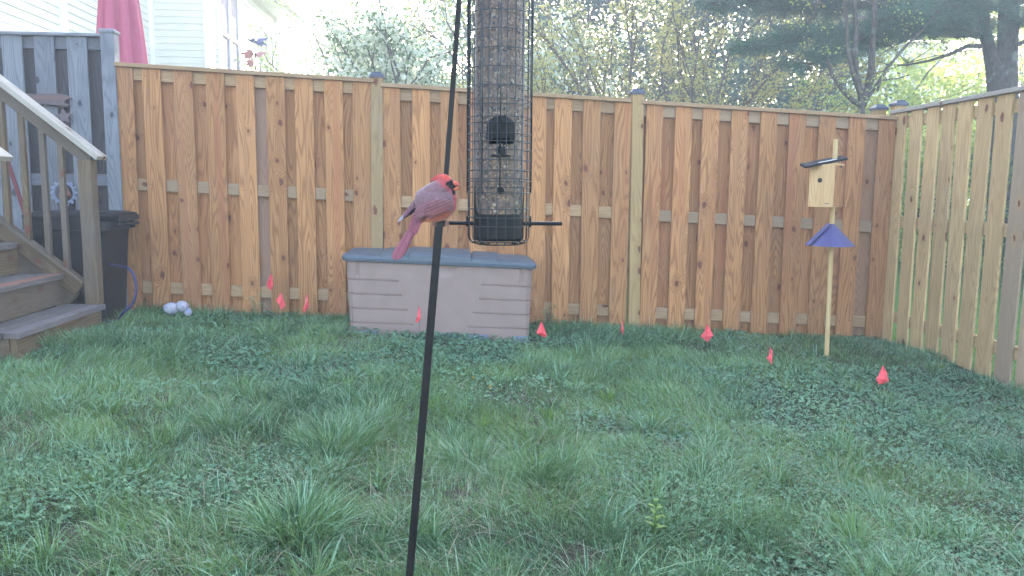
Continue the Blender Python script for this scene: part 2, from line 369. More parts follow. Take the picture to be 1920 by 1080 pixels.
def yard_points(n, ymin=1.75, ymax=6.38):
    # denser near the camera, where single blades are seen
    Y = ymin+(ymax-ymin)*rng.random(n)**1.35
    lo = np.maximum(-.62*Y-.35, -4.2); hi = np.minimum(.80*Y+.45, 3.55); X = lo+(hi-lo)*rng.random(n)
    keep = ~((X > -.74) & (X < .56) & (Y > 5.74)) & ~((X < -2.42) & (Y > 4.55))
    return X[keep], Y[keep]
def clo(X, Y):  # where the clover grows: mostly in the right half and in scattered patches
    return vnoise(X+9, Y, 3, 1.1)*.6+vnoise(X, Y+5, 4, 3.)*.4+np.clip((X-.2)*.08, -.12, .10)
BARE = [(1090, 1045, .10), (1235, 842, .09), (1200, 960, .05), (150, 1010, .08), (950, 690, .07), (420, 905, .06), (1385, 800, .05), (640, 690, .07), (1010, 800, .05), (300, 760, .05), (860, 930, .05)]
def bare(X, Y):
    k = np.ones(len(X), bool)
    for px, py, r in BARE:
        p = gat(px, py); d = np.hypot((X-p.x), (Y-p.y)*.8)*(1+.6*(vnoise(X, Y, 31, 9.)-.5)); k &= (d > r) | (rng.random(len(X)) < .22)
    return k
def make_grass():
    parts = []
    X, Y = yard_points(290000)
    k = bare(X, Y); X, Y = X[k], Y[k]
    pm = vnoise(X, Y, 1, 1.6)*.6+vnoise(X, Y, 2, 4.)*.4          # patch height map
    cm = clo(X, Y)      # clover patch map
    k = rng.random(len(X)) > np.clip((cm-.52)*4, 0, .60); X, Y, pm, cm = X[k], Y[k], pm[k], cm[k]
    H = (.026+.115*np.clip(pm-.2, 0, 1)**1.2)*(.5+rng.random(len(X)))
    H *= np.where(Y > 5.8, 1.25, 1.0)*np.where((np.abs(X+.09) < .72) & (Y > 5.35) & (Y < 5.8), .35, 1.0)
    W = .0021+.0020*rng.random(len(X)); W *= np.clip(Y/3.6, .75, 1.5)
    az = vnoise(X, Y, 5, 1.3)*4*PI+rng.normal(0, .9, len(X))
    hue = np.clip((vnoise(X, Y, 6, 1.2)*.6+vnoise(X, Y, 16, 3.4)*.4-.45)*2.0+.42+rng.normal(0, .20, len(X)), 0, 1)
    lean = np.clip(rng.normal(.75, .38, len(X)), .05, 1.7)
    parts.append(blades(X, Y, H, W, lean, az, np.stack([hue, rng.random(len(X)), hue], -1)))
    # clumps of longer grass
    nc = 520; cx, cy = yard_points(nc); kb = bare(cx, cy) & ~((np.abs(cx+.09) < .75) & (cy > 5.3)); cx, cy = cx[kb], cy[kb]
    big = vnoise(cx, cy, 1, 1.6)
    for x, y, b in zip(cx, cy, big):
        n = int(rng.integers(28, 75)); r = rng.uniform(.02, .07); a = rng.uniform(0, 2*PI, n); rr = r*np.sqrt(rng.random(n))
        hh = rng.uniform(.07, .15)*(.7+.6*b)
        c0 = np.clip(rng.normal(.45, .28), 0, 1)
        parts.append(blades(x+np.cos(a)*rr, y+np.sin(a)*rr, hh*(.5+.6*rng.random(n)), (.0032+.002*rng.random(n))*max(.8, y/4), np.clip(rng.normal(.7, .35, n), .05, 1.8), a+rng.normal(0, .5, n), np.stack([np.full(n, c0)+rng.normal(0, .08, n), rng.random(n), np.zeros(n)], -1), 5))
    # two big round tussocks seen low in the photograph
    for (px, py, n, hh, r) in ((560, 1010, 900, .17, .13), (760, 1000, 300, .12, .09), (880, 860, 420, .12, .10), (620, 830, 700, .15, .17), (440, 800, 500, .13, .17), (1215, 815, 240, .12, .06), (1010, 890, 380, .12, .12)):
        p = gat(px, py); a = rng.uniform(0, 2*PI, n); rr = r*np.sqrt(rng.random(n))
        parts.append(blades(p.x+np.cos(a)*rr, p.y+np.sin(a)*rr, hh*(.45+.65*rng.random(n)), .003+.0025*rng.random(n), np.clip(rng.normal(.75, .3, n), .1, 1.8), a+rng.normal(0, .5, n), np.stack([np.clip(rng.normal(.4, .2, n), 0, 1), rng.random(n), np.zeros(n)], -1), 6))
    V, Cc, Fq = merge(parts); o = np_mesh('grass', V, Fq, Cc, M['grass']); tag(o, 'unmown bluish green grass with tussocks covering the yard', 'grass', kind='stuff')
    # dead pale straw blades
    X, Y = yard_points(9000); k = vnoise(X, Y, 8, 1.5) > .42; X, Y = X[k], Y[k]; n = len(X)
    v, c, f = blades(X, Y, .04+.09*rng.random(n), .0022+.002*rng.random(n), rng.uniform(.8, 2.2, n), rng.uniform(0, 2*PI, n), rng.random((n, 3)), 5)
    o = np_mesh('dry_grass', v, f, c, M['straw']); tag(o, 'thin pale dead blades scattered through the green grass', 'dry grass', kind='stuff')
    # clover and other small round leaves
    X, Y = yard_points(70000); cm = clo(X, Y)
    k = rng.random(len(X)) < np.clip((cm-.40)*5, .03, 1); X, Y = X[k], Y[k]; n = len(X)
    Z = gzn(X, Y)+.010+.035*rng.random(n); L = (.006+.007*rng.random(n))*np.clip(Y/3.6, .85, 1.5)
    parts = []
    th0 = rng.uniform(0, 2*PI, n); colr = np.stack([np.clip(vnoise(X, Y, 12, 2.)*.7+rng.normal(0, .2, n), 0, 1), rng.random(n), rng.random(n)], -1)
    for j in range(3):
        th = th0+j*2*PI/3; tx, ty = rng.normal(0, .35, n), rng.normal(0, .35, n)
        pts = []
        for (a, b) in ((0, 0), (.55, .5), (1.05, .42), (1.15, 0), (1.05, -.42), (.55, -.5)):
            lx = (np.cos(th)*a-np.sin(th)*b)*L; ly = (np.sin(th)*a+np.cos(th)*b)*L
            pts.append(np.stack([X+lx, Y+ly, Z+lx*tx+ly*ty+abs(b)*L*.3], -1))
        V = np.stack(pts, 1).reshape(-1, 3); base = np.arange(n)[:, None]*6
        Fq = np.concatenate([base+np.array([[0, 1, 2, 3]]), base+np.array([[0, 3, 4, 5]])]); parts.append((V, np.repeat(colr, 6, 0), Fq))
    V, Cc, Fq = merge(parts); o = np_mesh('clover', V, Fq, Cc, M['clover']); tag(o, 'low clover leaves in pale patches between the grass', 'clover', kind='stuff')
    # rough grass beyond the fences
    n = 26000; X = np.concatenate([rng.uniform(3.7, 11, n), rng.uniform(-4, 10, 4000)]); Y = np.concatenate([3+14*rng.random(n)**1.3, rng.uniform(6.6, 9, 4000)]); n = len(X)
    v, c, f = blades(X, Y, .05+.07*rng.random(n), .007+.004*rng.random(n), rng.uniform(.2, 1.2, n), rng.uniform(0, 2*PI, n), rng.random((n, 3)), 3)
    o = np_mesh('neighbour_grass', v, f, c, M['tuft']); tag(o, 'sunlit green lawn beyond the side fence', 'grass', kind='stuff')
make_grass()

# ---------------------------------------------------------------- back fence (three panels between posts)
FY = 6.4; SL = -0.043
def ftop(x): return 2.150+SL*(x+2.53) - (0.03 if x > -0.6 else 0) - (.02 if x > 1.45 else 0)*0
def back_fence():
    root = empty('back_fence', (.5, FY, 0), 'long new pine board-on-board fence with black-capped posts across the back of the yard', 'fence')
    secs = [(-2.53, -.62, [223, 276, 334, 391, 448, 503, 556, 611, 662]), (-.56, 1.385, [718, 773, 826, 880, 935, 990, 1037, 1091, 1148]), (1.48, 3.60, [1207, 1261, 1312, 1366, 1420, 1474, 1529, 1584, 1640])]
    for si, (x0, x1, pxs) in enumerate(secs):
        pan = empty('panel', (.5, FY, 0), None, None); pan.parent = root; pan.location = (0, 0, 0)
        fb = MB(); tops = lambda x: 2.150+SL*(x+2.53)-(.028 if si == 1 else (.034 if si == 2 else 0))
        L = x1-x0; xc = (x0+x1)/2
        fx = [at(p, 350, FY-.035).x for p in pxs]
        for k, xl in enumerate(fx):
            bw = .137+random.uniform(-.002, .004); xm = xl+bw/2+.002
            zt = tops(xm)-.035; zb = gz(xm)+.01+random.uniform(-.02, .02)
            Mx = Matrix.Rotation(random.uniform(-.0045, .0045), 3, 'Y')
            fb.box((xm, FY-.030, (zt+zb)/2), (bw, .017, zt-zb), 2, shear=SL, M=Mx)
        bb = MB()
        for k in range(len(fx)-1):
            xm = (fx[k]+fx[k+1])/2+.07+random.uniform(-.006, .006); zt = tops(xm)-.04; zb = gz(xm)-.04
            bb.box((xm, FY+.030, (zt+zb)/2), (.178, .017, zt-zb), 2, shear=SL)
        for xm in (x0+.012, x1-.02):
            bb.box((xm+(.03 if xm < xc else -.03), FY+.030, (tops(xm)+gz(xm))/2), (.09, .016, 1.78), 2, shear=SL)
        bb.build('back_boards', M['fence'], pan, bevel=.002)
        for dz, hh in ((.0795, .088), (.905, .09), (1.70, .09)):
            r = MB(); zc = tops(xc)-dz
            r.box((xc, FY, zc), (L, .037, hh), 0, shear=SL); r.build('rail', M['rail'], pan, bevel=.003)
        r = MB(); r.box((xc, FY-.006, tops(xc)-.019), (L+.01, .115, .030), 0, shear=SL); r.build('top_board', M['rail'], pan, bevel=.004)
        # nail heads
        nl = fb
        for xl in fx:
            for dz in (.085, .905, 1.70):
                for q in (.025, .115):
                    nl.box((xl+q, FY-.0395, tops(xl)-dz+random.uniform(-.012, .012)+SL*q), (.006, .003, .006), mi=1)
        fb.build('front_boards', [M['fence'], M['blackpl']], pan, bevel=.002)
    for (pxa, pyt, lean) in ((707, 141, .008), (1195, 172, -.012)):
        pb = at(pxa, pyt, FY-.01); p = MB(); zb = gz(pb.x)-.05; zt = pb.z-.012
        Mx = Matrix.Rotation(lean, 3, 'Y')
        p.box((pb.x-lean*.9, FY-.004, (zt+zb)/2), (.092, .092, zt-zb), 2, M=Mx); po = p.build('post', M['post'], root, bevel=.004)
        c = MB(); t = .056
        c.lathe((pb.x, FY-.004, zt), [(.078, -.012), (.078, .010), (.050, .028), (.046, .034), (.001, .036)], 4)
        co = c.build('post_cap', M['postcap'], po); rot45(co)
def rot45(o):
    # turn a four sided lathe so that its sides are parallel to the post
    me = o.data; c = sum((v.co for v in me.vertices), Vector())/len(me.vertices); a = PI/4
    me.transform(Matrix.Translation(c) @ Matrix.Rotation(a, 4, 'Z') @ Matrix.Translation(-c))
back_fence()
def corner_posts():
    pass

# ---------------------------------------------------------------- side fence at the right
SX = 3.62
def side_fence():
    root = empty('side_fence', (SX, 4.6, 0), 'pale board fence with gaps between its boards along the right side of the yard', 'fence')
    us = [1675, 1709, 1739, 1767.7, 1798.9, 1832.8, 1869.2, 1908.3]
    fb = MB(); y = 6.33
    zt = lambda y: 1.900+.012*(6.4-y)/1.5
    ys = [6.31, 6.085, 5.875, 5.68, 5.485, 5.285, 5.085, 4.88, 4.68, 4.48, 4.27, 4.07, 3.87, 3.66, 3.45]
    for k, yy in enumerate(ys):
        bw = .152; Mx = Matrix.Rotation(random.uniform(-.009, .009), 3, 'X')
        zb = gz(SX)-.0-(.03 if k in (4, 6) else 0)
        zz = zt(yy)-.03
        fb.box((SX-.030, yy-.0, (zz+zb)/2), (.018, bw, zz-zb), 2, M=Mx)
    fb.build('front_boards', M['side'], root, bevel=.002)
    bb = MB()
    for k in range(len(ys)-1):
        yy = (ys[k]+ys[k+1])/2; zz = zt(yy)-.03
        bb.box((SX+.030, yy, (zz+.0)/2), (.017, .125 if k % 5 else .10, zz), 2)
    # fewer back boards than front boards: that is where the light comes through
    for k in (0, 12):
        bb2 = MB(); yy = (ys[k]+ys[k+1])/2; zz = zt(yy)-.03; bb2.box((SX+.030, yy, zz/2), (.017, .11, zz), 2); bb2.build('back_board', M['side'], root, bevel=.002)
    for z, hh in ((1.80, .088), (1.0, .088), (.22, .088)):
        r = MB(); r.box((SX, 4.84, z), (.037, 3.05, hh), 1); r.build('rail', M['side'], root, bevel=.003)
    r = MB(); r.beam((SX-.004, 6.45, zt(6.4)-.012), (SX-.004, 3.3, zt(3.3)-.012), .115, .03); r.build('top_board', M['cap'], root, bevel=.004)
    for (x, y, zz) in ((SX+.045, 6.50, 1.955), (SX+.10, 3.9, 2.05)):
        p = MB(); p.box((x, y, zz/2-.03), (.092, .092, zz+.06), 2); po = p.build('post', M['post'], root, bevel=.004)
        c = MB(); c.lathe((x, y, zz), [(.080, -.012), (.080, .010), (.050, .030), (.046, .036), (.001, .038)], 4); rot45(c.build('post_cap', M['postcap'], po))
side_fence()
def corner_post():
    root = empty('fence_post', (3.56, 6.62, 0), 'short fence post with a dark cap just behind the corner of the two fences', 'post')
    p = MB(); p.box((3.56, 6.62, .93), (.092, .092, 2.00), 2); p.build('post_body', M['post'], root, bevel=.004)
    c = MB(); c.lathe((3.56, 6.62, 1.93), [(.080, -.012), (.080, .010), (.050, .030), (.046, .036), (.001, .038)], 4); rot45(c.build('post_cap', M['postcap'], root))
corner_post()

# ---------------------------------------------------------------- old grey fence at the left with its hangings
def grey_fence():
    root = empty('weathered_fence', (-3.2, FY+.02, 0), 'old weathered grey board fence at the far left behind the stairs', 'fence')
    fb = MB(); zt = 2.33
    for px, wpx in ((-45, 33), (10, 34), (70, 35), (131, 35)):
        a = at(px, 200, FY-.03); fb.box((a.x+.07, FY-.015, 1.21), (.145, .017, 2.258), 2)
    fb.build('front_boards', M['grey'], root, bevel=.002)
    bb = MB()
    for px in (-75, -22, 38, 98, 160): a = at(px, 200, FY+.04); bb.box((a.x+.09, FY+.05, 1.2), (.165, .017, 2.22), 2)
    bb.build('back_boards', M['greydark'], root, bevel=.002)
    for z in (2.284, 1.27, .45):
        r = MB(); r.box((-3.25, FY+.02, z), (1.28, .037, .088), 0); r.build('rail', M['grey'], root, bevel=.003)
    r = MB(); r.box((-3.25, FY, zt+.012), (1.28, .10, .022), 0); r.build('top_board', M['grey'], root, bevel=.003)
    p = MB(); p.box((-2.578, FY-.01, 1.23), (.10, .10, 2.28), 2); po = p.build('post', M['grey'], root, bevel=.004)
    c = MB(); c.lathe((-2.578, FY-.01, 2.37), [(.082, -.010), (.082, .006), (.06, .018), (.001, .020)], 4); rot45(c.build('post_cap', M['grey'], po))
grey_fence()
def extrude_poly(name, pts, y0, th, mat, label, cat, parent=None, bevel=.002):
    mb = MB(); n = len(pts)
    b = 0
    fr = [(p[0], y0, p[1]) for p in pts]; bk = [(p[0], y0+th, p[1]) for p in pts]
    rn = (random.random(), random.random(), random.random())
    mb.v = fr+bk; mb.rn = [rn]*(2*n)
    mb.f.append(tuple(range(n))); mb.uv += [(p[1], p[0]) for p in pts]; mb.mi.append(0)
    mb.f.append(tuple(reversed(range(n, 2*n)))); mb.uv += [(p[1], p[0]) for p in reversed(pts)]; mb.mi.append(0)
    for i in range(n):
        j = (i+1) % n; mb.f.append((j, i, n+i, n+j)); mb.mi.append(0); mb.uv += [(0, 0), (.02, 0), (.02, .02), (0, .02)]
    o = mb.build(name, mat, parent, bevel=bevel)
    if label: tag(o, label, cat)
    return o
def hangings():
    Yh = 6.34
    P = lambda x, y: (at(x, y, Yh).x, at(x, y, Yh).z)
    pts = [P(36, 172), P(60, 176), P(110, 175), P(126, 179), P(134, 184), P(122, 187), P(120, 192), P(131, 196), P(128, 199), P(100, 197), P(60, 194), P(38, 186)]
    root = extrude_poly('driftwood_sign', pts, Yh, .02, M['greydark2'], 'driftwood fish shaped sign hanging on the weathered grey fence', 'sign')
    cx, cz = P(120, 219); st = []
    for k in range(10):
        a = PI/2+k*PI/5+.1; r = .062 if k % 2 == 0 else .030; st.append((cx+math.cos(a)*r*1.05, cz+math.sin(a)*r))
    extrude_poly('star_ornament', st, Yh-.006, .018, M['greydark2'], 'brownish wooden star hanging under the driftwood sign', 'ornament')
    # scalloped round ornament with a rusty bell, partly behind the balusters
    e = at(120, 362, Yh-.02); root = empty('round_ornament', e, 'round scalloped pale blue ornament with rust coloured middle hung low on the grey fence', 'ornament')
    mb = MB(); n = 40
    mb.tube([(e.x+.075*math.cos(2*PI*k/n), e.y, e.z+.075*math.sin(2*PI*k/n)) for k in range(n+1)], .011, 8)
    for k in range(14):
        a = 2*PI*k/14; mb.ball((e.x+.088*math.cos(a), e.y, e.z+.088*math.sin(a)), .014, 8)
    mb.build('scalloped_rim', M['paleblue'], root, smooth=True)
    mb = MB(); mb.lathe((e.x+.012, e.y-.015, e.z-.02), [(.001, .11), (.012, .10), (.02, .06), (.035, .02), (.045, 0), (.04, -.004)], 16); mb.build('bell', M['rust'], root, smooth=True)
    mb = MB(); mb.tube([(e.x+.012, e.y-.01, e.z+.09), (e.x+.012, e.y-.01, e.z+.26)], .004, 6)
    for k in range(5): mb.ball((e.x+.012, e.y-.01, e.z+.11+k*.033), .011, 8)
    mb.build('bead_string', M['paleblue'], root, smooth=True)
    # red stake leaning behind the balusters
    a = at(2, 262, 6.3); b = at(66, 462, 6.1)
    mb = MB(); mb.beam(a, b, .028, .012, up=Vector((0, 1, 0))); o = mb.build('red_pole', M['rib'], bevel=.002); tag(o, 'dull red stick leaning against the grey fence behind the balusters', 'pole')
M['greydark2'] = wood('driftwood', (.17, .125, .13), (.10, .07, .075), grey=(.13, .10, .11), redamt=.3, greyamt=.5, knots=.2)
M['paleblue'] = plain('pale_blue_paint', (.20, .23, .32), .5, .4)
M['rust'] = plain('rust_paint', (.26, .08, .07), .7, .3, 0, .3, 60)
hangings()

# ---------------------------------------------------------------- wooden stairs
def stairs():
    X1, Ya, Yb = -2.40, 4.56, 5.66
    root = empty('wooden_stairs', (-2.7, 5.1, gz(-2.7)), 'wooden stairs with handrail and balusters climbing out of frame at the left', 'stairs')
    tops = [.418, .63, .84, 1.05]; nose = [X1, X1-.26, X1-.53, X1-.80]
    for k in range(4):
        zt = tops[k]; xn = nose[k]; xb = nose[k+1]-.02 if k < 3 else xn-.3
        tb = MB(); wd = (xn-xb)/2; yb = Yb if k == 0 else Yb-.0; ya = Ya if k == 0 else Ya-.25
        nbd = 3 if k == 0 else 2; wd = (xn-xb)/nbd
        for j in range(nbd):
            tb.box((xn-wd*(j+.5)+.0, (ya+yb)/2, zt-.018+random.uniform(-.001, .001)), (wd-.006, yb-ya+.02, .036), 1)
        tb.build('tread', M['tread'], root, bevel=.004)
        rb = MB(); z0 = gz(xn)-.05 if k == 0 else tops[k-1]+.001; hh = zt-.037-z0
        rb.box((xn-.045, (ya+yb)/2, z0+hh/2), (.035, yb-ya-.01, hh), 1); rb.build('riser', M['stair'], root, bevel=.003)
        sb = MB(); z0 = gz(xn)-.05
        if k == 0:
            sb.box((xn-.20, ya+.02, (z0+zt-.037)/2), (.27, .036, zt-.037-z0), 0); sb.build('side_board', M['stair'], root, bevel=.003); sb = MB(); sb.box((xn-.20, yb-.02, (z0+zt-.037)/2), (.27, .036, zt-.037-z0), 0)
            sb.build('side_board', M['stair'], root, bevel=.003)
    # stringer beneath on the far side
    ys = Yb+.015
    A = at(158, 533, ys); B = at(-70, 362, ys)
    s1 = MB(); dirv = (B-A).normalized(); perp = Vector((-dirv.z, 0, dirv.x))
    if perp.z < 0: perp = -perp
    s1.beam(A-perp*.045, B-perp*.045, .036, .09); s1.beam(A+perp*.012-Vector((0,0,0)), B+perp*.012, .075, .022)
    s1.build('bottom_rail', M['stair'], root, bevel=.003)
    s2 = MB(); s2.beam(A-perp*.17+Vector((0, .04, 0)), B-perp*.17+Vector((0, .04, 0)), .038, .16); s2.build('stringer', M['stair'], root, bevel=.003)
    # newel post
    nx = at(167, 420, ys-.02).x
    p = MB(); p.box((nx, ys, .418+.49), (.090, .090, .985), 2); p.build('newel_post', M['stair'], root, bevel=.004)
    # handrail: flat cap on an upright board
    H1 = at(191, 297, ys-.04); H0 = at(-75, 93, ys-.04)
    d = (H0-H1).normalized()
    r = MB(); r.beam(H1, H0, .145, .034); r.build('handrail_cap', M['cap'], root, bevel=.004)
    r = MB(); up = Vector((-d.z, 0, d.x)); up = up if up.z > 0 else -up
    a = H1-up*.062+d*.06+Vector((0, .03, 0)); b = H0-up*.062+Vector((0, .03, 0)); r.beam(a, b, .036, .088); r.build('handrail_board', M['stair'], root, bevel=.003)
    for px in (12, 48, 85, 118, -25):
        q = at(px, 350, ys)
        zl = lambda x: A.z+(x-A.x)*(B.z-A.z)/(B.x-A.x); zh = lambda x: H1.z+(x-H1.x)*(H0.z-H1.z)/(H0.x-H1.x)
        b_ = MB(); z0 = zl(q.x)+.02; z1 = zh(q.x)-.08; b_.box((q.x, ys+.0, (z0+z1)/2), (.036, .036, z1-z0), 2); b_.build('baluster', M['stair'], root, bevel=.002)
    # near side handrail, only its tip reaches into the picture
    T = at(9, 298, 4.45); r = MB(); r.beam(T, T+Vector((-.75, 0, .60)), .145, .034); r.build('handrail_cap', M['cap'], root, bevel=.004)
    p = MB(); p.box((T.x-.17, 4.45, .9), (.09, .09, 1.0), 2); p.build('newel_post', M['stair'], root, bevel=.004)
stairs()

# ---------------------------------------------------------------- trash bin and hose
def rrect(cx, cy, hx, hy, r, n=6):
    out = []
    for (sx, sy, a0) in ((1, 1, 0), (-1, 1, PI/2), (-1, -1, PI), (1, -1, 3*PI/2)):
        for k in range(n+1):
            a = a0+k*PI/2/n; out.append((cx+sx*(hx-r)+r*math.cos(a), cy+sy*(hy-r)+r*math.sin(a)))
    return out
def loft(mb, rings, cap0=True, cap1=True, rn=None, mi=0):
    rn = rn or (random.random(), random.random(), random.random())
    b = len(mb.v); n = len(rings[0])
    for r in rings: mb.v += [tuple(p) for p in r]; mb.rn += [rn]*n
    for i in range(len(rings)-1):
        for k in range(n):
            k2 = (k+1) % n; mb.f.append((b+i*n+k, b+i*n+k2, b+(i+1)*n+k2, b+(i+1)*n+k)); mb.uv += [(k*.02, i*.05)]*4; mb.mi.append(mi)
    if cap0: mb.f.append(tuple(b+k for k in reversed(range(n)))); mb.uv += [(0, 0)]*n; mb.mi.append(mi)
    if cap1: mb.f.append(tuple(b+(len(rings)-1)*n+k for k in range(n))); mb.uv += [(0, 0)]*n; mb.mi.append(mi)
def bin_():
    cx, cy = -2.735, 6.10; g0 = gz(cx); top = 1.03
    root = empty('trash_bin', (cx, cy, g0), 'black wheeled trash bin with a flat lid standing behind the stair post', 'bin')
    mb = MB(); rs = []
    for z, hx, hy in ((g0, .215, .21), (g0+.03, .225, .22), (top-.16, .262, .235), (top-.12, .27, .24), (top-.115, .30, .25), (top-.05, .30, .25)):
        rs.append([(x, y, z) for x, y in rrect(cx, cy, hx, hy, .05)])
    loft(mb, rs); mb.build('bin_body', M['bin'], root, smooth=False)
    mb = MB(); rs = []
    for z, hx, hy in ((top-.05, .308, .255), (top-.012, .315, .26), (top, .305, .25), (top+.012, .25, .22)):
        rs.append([(x+.015, y, z) for x, y in rrect(cx, cy, hx, hy, .05)])
    loft(mb, rs)
    mb.box((cx+.325, cy, top-.035), (.05, .38, .04)); mb.box((cx+.325, cy-.12, top-.075), (.035, .03, .07)); mb.box((cx+.325, cy+.12, top-.075), (.035, .03, .07))
    mb.build('lid', M['bin'], root, bevel=.006)
    mb = MB(); mb.tube([(cx+.34, cy-.18, top-.08), (cx+.34, cy+.18, top-.08)], .013, 8); mb.build('handle', M['bin'], root, smooth=True)
    for s in (-1, 1):
        mb = MB(); mb.tube([(cx+s*.16, cy+.2, g0+.11), (cx+s*.20, cy+.2, g0+.11)], .11, 20); mb.build('wheel', M['bin'], root)
bin_()
def hose():
    mb = MB(); pts = []
    c = at(222, 545, 5.8)
    for k in range(40):
        a = -1.35+k/39*2.75; pts.append((c.x+.035+.085*math.cos(a), 5.8+.012*k/39*6-.03, c.z+.012+.15*math.sin(a)))
    pts = [(c.x-.15, 5.85, gz(c.x)+.02), (c.x-.03, 5.8, gz(c.x)+.012)]+pts+[(c.x-.1, 5.9, pts[-1][2]+.02)]
    mb.tube(pts, .0095, 8); o = mb.build('garden_hose', M['hose'], smooth=True); tag(o, 'loop of blue garden hose hanging beside the black bin', 'hose')
hose()
def stones():
    c = at(328, 560, 6.12)
    for i, (dx, dz, rx, rz, lab) in enumerate(((-.030, .018, .052, .040, 'larger rounded white painted stone at the fence foot'), (.045, .032, .044, .038, 'smaller rounded white painted stone resting higher on the right of its neighbour'), (.083, -.015, .034, .03, 'small pale stone lying lowest at the right of the painted stones'))):
        mb = MB(); z0 = gz(c.x)
        cc = (c.x+dx, 6.12+.01*i, z0+.055+dz)
        mb.lathe(cc, [(max(.001, rx*math.sin(PI*k/10)), -rz*math.cos(PI*k/10)*1.15) for k in range(11)], 20, fn=lambda a, z: 1+.14*math.sin(2*a+i*2)+.08*math.sin(5*a+z*60))
        o = mb.build('painted_stone', M['stone'], smooth=True); tag(o, lab, 'stone', 'painted stones at the fence foot')
stones()

# ---------------------------------------------------------------- deck storage box
def deck_box():
    x0, x1 = -.765, .572; yf, yb = 5.70, 6.30; cx = (x0+x1)/2; cy = (yf+yb)/2
    zb = lambda x: .160-.042*(x-x0)
    H = .572
    root = empty('storage_box', (cx, cy, gz(cx)), 'beige plastic deck storage box with a slate blue lid against the fence', 'storage box')
    # perimeter, dense along the front
    hx, hy, r = (x1-x0)/2, (yb-yf)/2, .06
    per = []
    for k in range(121): per.append((x0+r+(x1-x0-2*r)*k/120, yf, 0))
    for k in range(1, 9): a = -PI/2+k*PI/2/8; per.append((x1-r+r*math.cos(a), yf+r+r*math.sin(a), 0))
    for k in range(1, 21): per.append((x1, yf+r+(yb-yf-2*r)*k/20, 0))
    for k in range(1, 9): a = k*PI/2/8; per.append((x1-r+r*math.cos(a), yb-r+r*math.sin(a), 0))
    for k in range(1, 9): a = PI/2+k*PI/2/8; per.append((x0+r+r*math.cos(a), yb-r+r*math.sin(a), 0))
    for k in range(0, 21): per.append((x0, yb-r-(yb-yf-2*r)*k/20, 0))
    for k in range(1, 8): a = PI+k*PI/2/8; per.append((x0+r+r*math.cos(a), yf+r+r*math.sin(a), 0))
    gro = [.122, .226, .330, .433]   # groove heights from the bottom
    ext = [.36, .325, .30, .285]      # how far the groove reaches from each end
    zs = {0, H}
    for k in range(30): zs.add(H*k/30)
    for g_ in gro:
        for q in (-.009, -.005, -.003, .003, .005): zs.add(g_+q)
    zs = sorted(zs); V = []
    n = len(per)
    for z in zs:
        tp = .025*(1-z/H)
        for (x, y, _) in per:
            d = Vector((x-cx, y-cy)); dep = 0
            fx = (x-x0)/(x1-x0); near = y < yf+.3
            for g_, e in zip(gro, ext):
                if g_-.009 <= z <= g_+.0045 and (fx < e*.98 or fx > 1-e*.98 or y > yf+.03):
                    k = 1 if z > g_-.004 else max(0, (z-(g_-.009))/.005); dep = max(dep, .011*k)
            if y <= yf+.001 and z > gro[3]+.01 and (abs(x-(x0+.085)) < .006 or abs(x-(x1-.085)) < .006): dep = .009
            # handle hollow under the lid, slightly right of the middle
            hxp = (x-(cx+.03))/.10; hz = (H-z)/.085
            if y <= yf+.001 and hxp*hxp+hz*hz < 1: dep = .02*min(1, (1-hxp*hxp-hz*hz)*3)
            nx_ = max(-1, min(1, (x-cx)/hx)); ny_ = max(-1, min(1, (y-cy)/hy))
            ox = (nx_ if abs(nx_) > .93 else 0); oy = (ny_ if abs(ny_) > .93 else 0)
            V.append((x-ox*(dep+tp), y-oy*(dep+tp*.6), zb(x)+z))
    Fq = []
    for i in range(len(zs)-1):
        for k in range(n):
            k2 = (k+1) % n; Fq.append((i*n+k, i*n+k2, (i+1)*n+k2, (i+1)*n+k))
    me = bpy.data.meshes.new('box_body'); me.from_pydata(V, [], Fq); me.update()
    o = link('box_body', me, M['box'], root, smooth=True)
    es = o.modifiers.new('es', 'EDGE_SPLIT'); es.split_angle = math.radians(35)
    # lid
    lid = MB(); z0 = H
    def ring(gx, gy, dz, r=.05):
        pts = rrect(cx, cy, hx+gx, hy+gy, r, 6); return [(x, y, zb(x)+z0+dz) for x, y in pts]
    loft(lid, [ring(.014, .014, -.012), ring(.022, .022, -.008), ring(.026, .026, .014), ring(.020, .020, .030), ring(0, -.02, .040), ring(-.03, -.10, .048), ring(-.06, -.20, .052, .03)])
    ob = lid.build('lid', M['lid'], root)
    W_ = x1-x0
    for (a, b, hh) in ((.19, .335, .012), (.335, .665, .026), (.665, .81, .012)):
        pn = MB(); xa, xb = x0+W_*a, x0+W_*b; n_ = 10
        rings = []
        prof = [(-.017, -.0), (-.026, .012), (-.022, .030+hh*.6), (.03, .040+hh), (.15, .052+hh), (.30, .056+hh), (.45, .052+hh), (.57, .040+hh), (.60, .0)]
        for xq in (xa, xa+.006, xb-.006, xb):
            sft = 0 if xq in (xa+.006, xb-.006) else -.004
            rings.append([(xq+(dy*.05 if (a, b) != (.335, .665) else -dy*.0), yf+dy+(0 if sft == 0 else .003), zb(xq)+z0+dz+sft) for dy, dz in prof])
        loft(pn, rings); pn.build('lid_panel', M['lid'], root, bevel=.002)
    for px, wpx in ((682, .10), (838, .12), (895, .10), (975, .08)):
        p = gat(px, 640); b_ = MB(); b_.box((p.x, 5.86, gz(p.x)+.018), (wpx*1.6, .34, .045)); o = b_.build('paver_block', M['block'], bevel=.005)
        tag(o, {682: 'bluish paver block under the left end of the storage box', 838: 'bluish paver block under the middle of the storage box', 895: 'bluish paver block just right of the black pole under the storage box', 975: 'bluish paver block under the right end of the storage box'}[px], 'paver', 'paver blocks under the storage box')
deck_box()

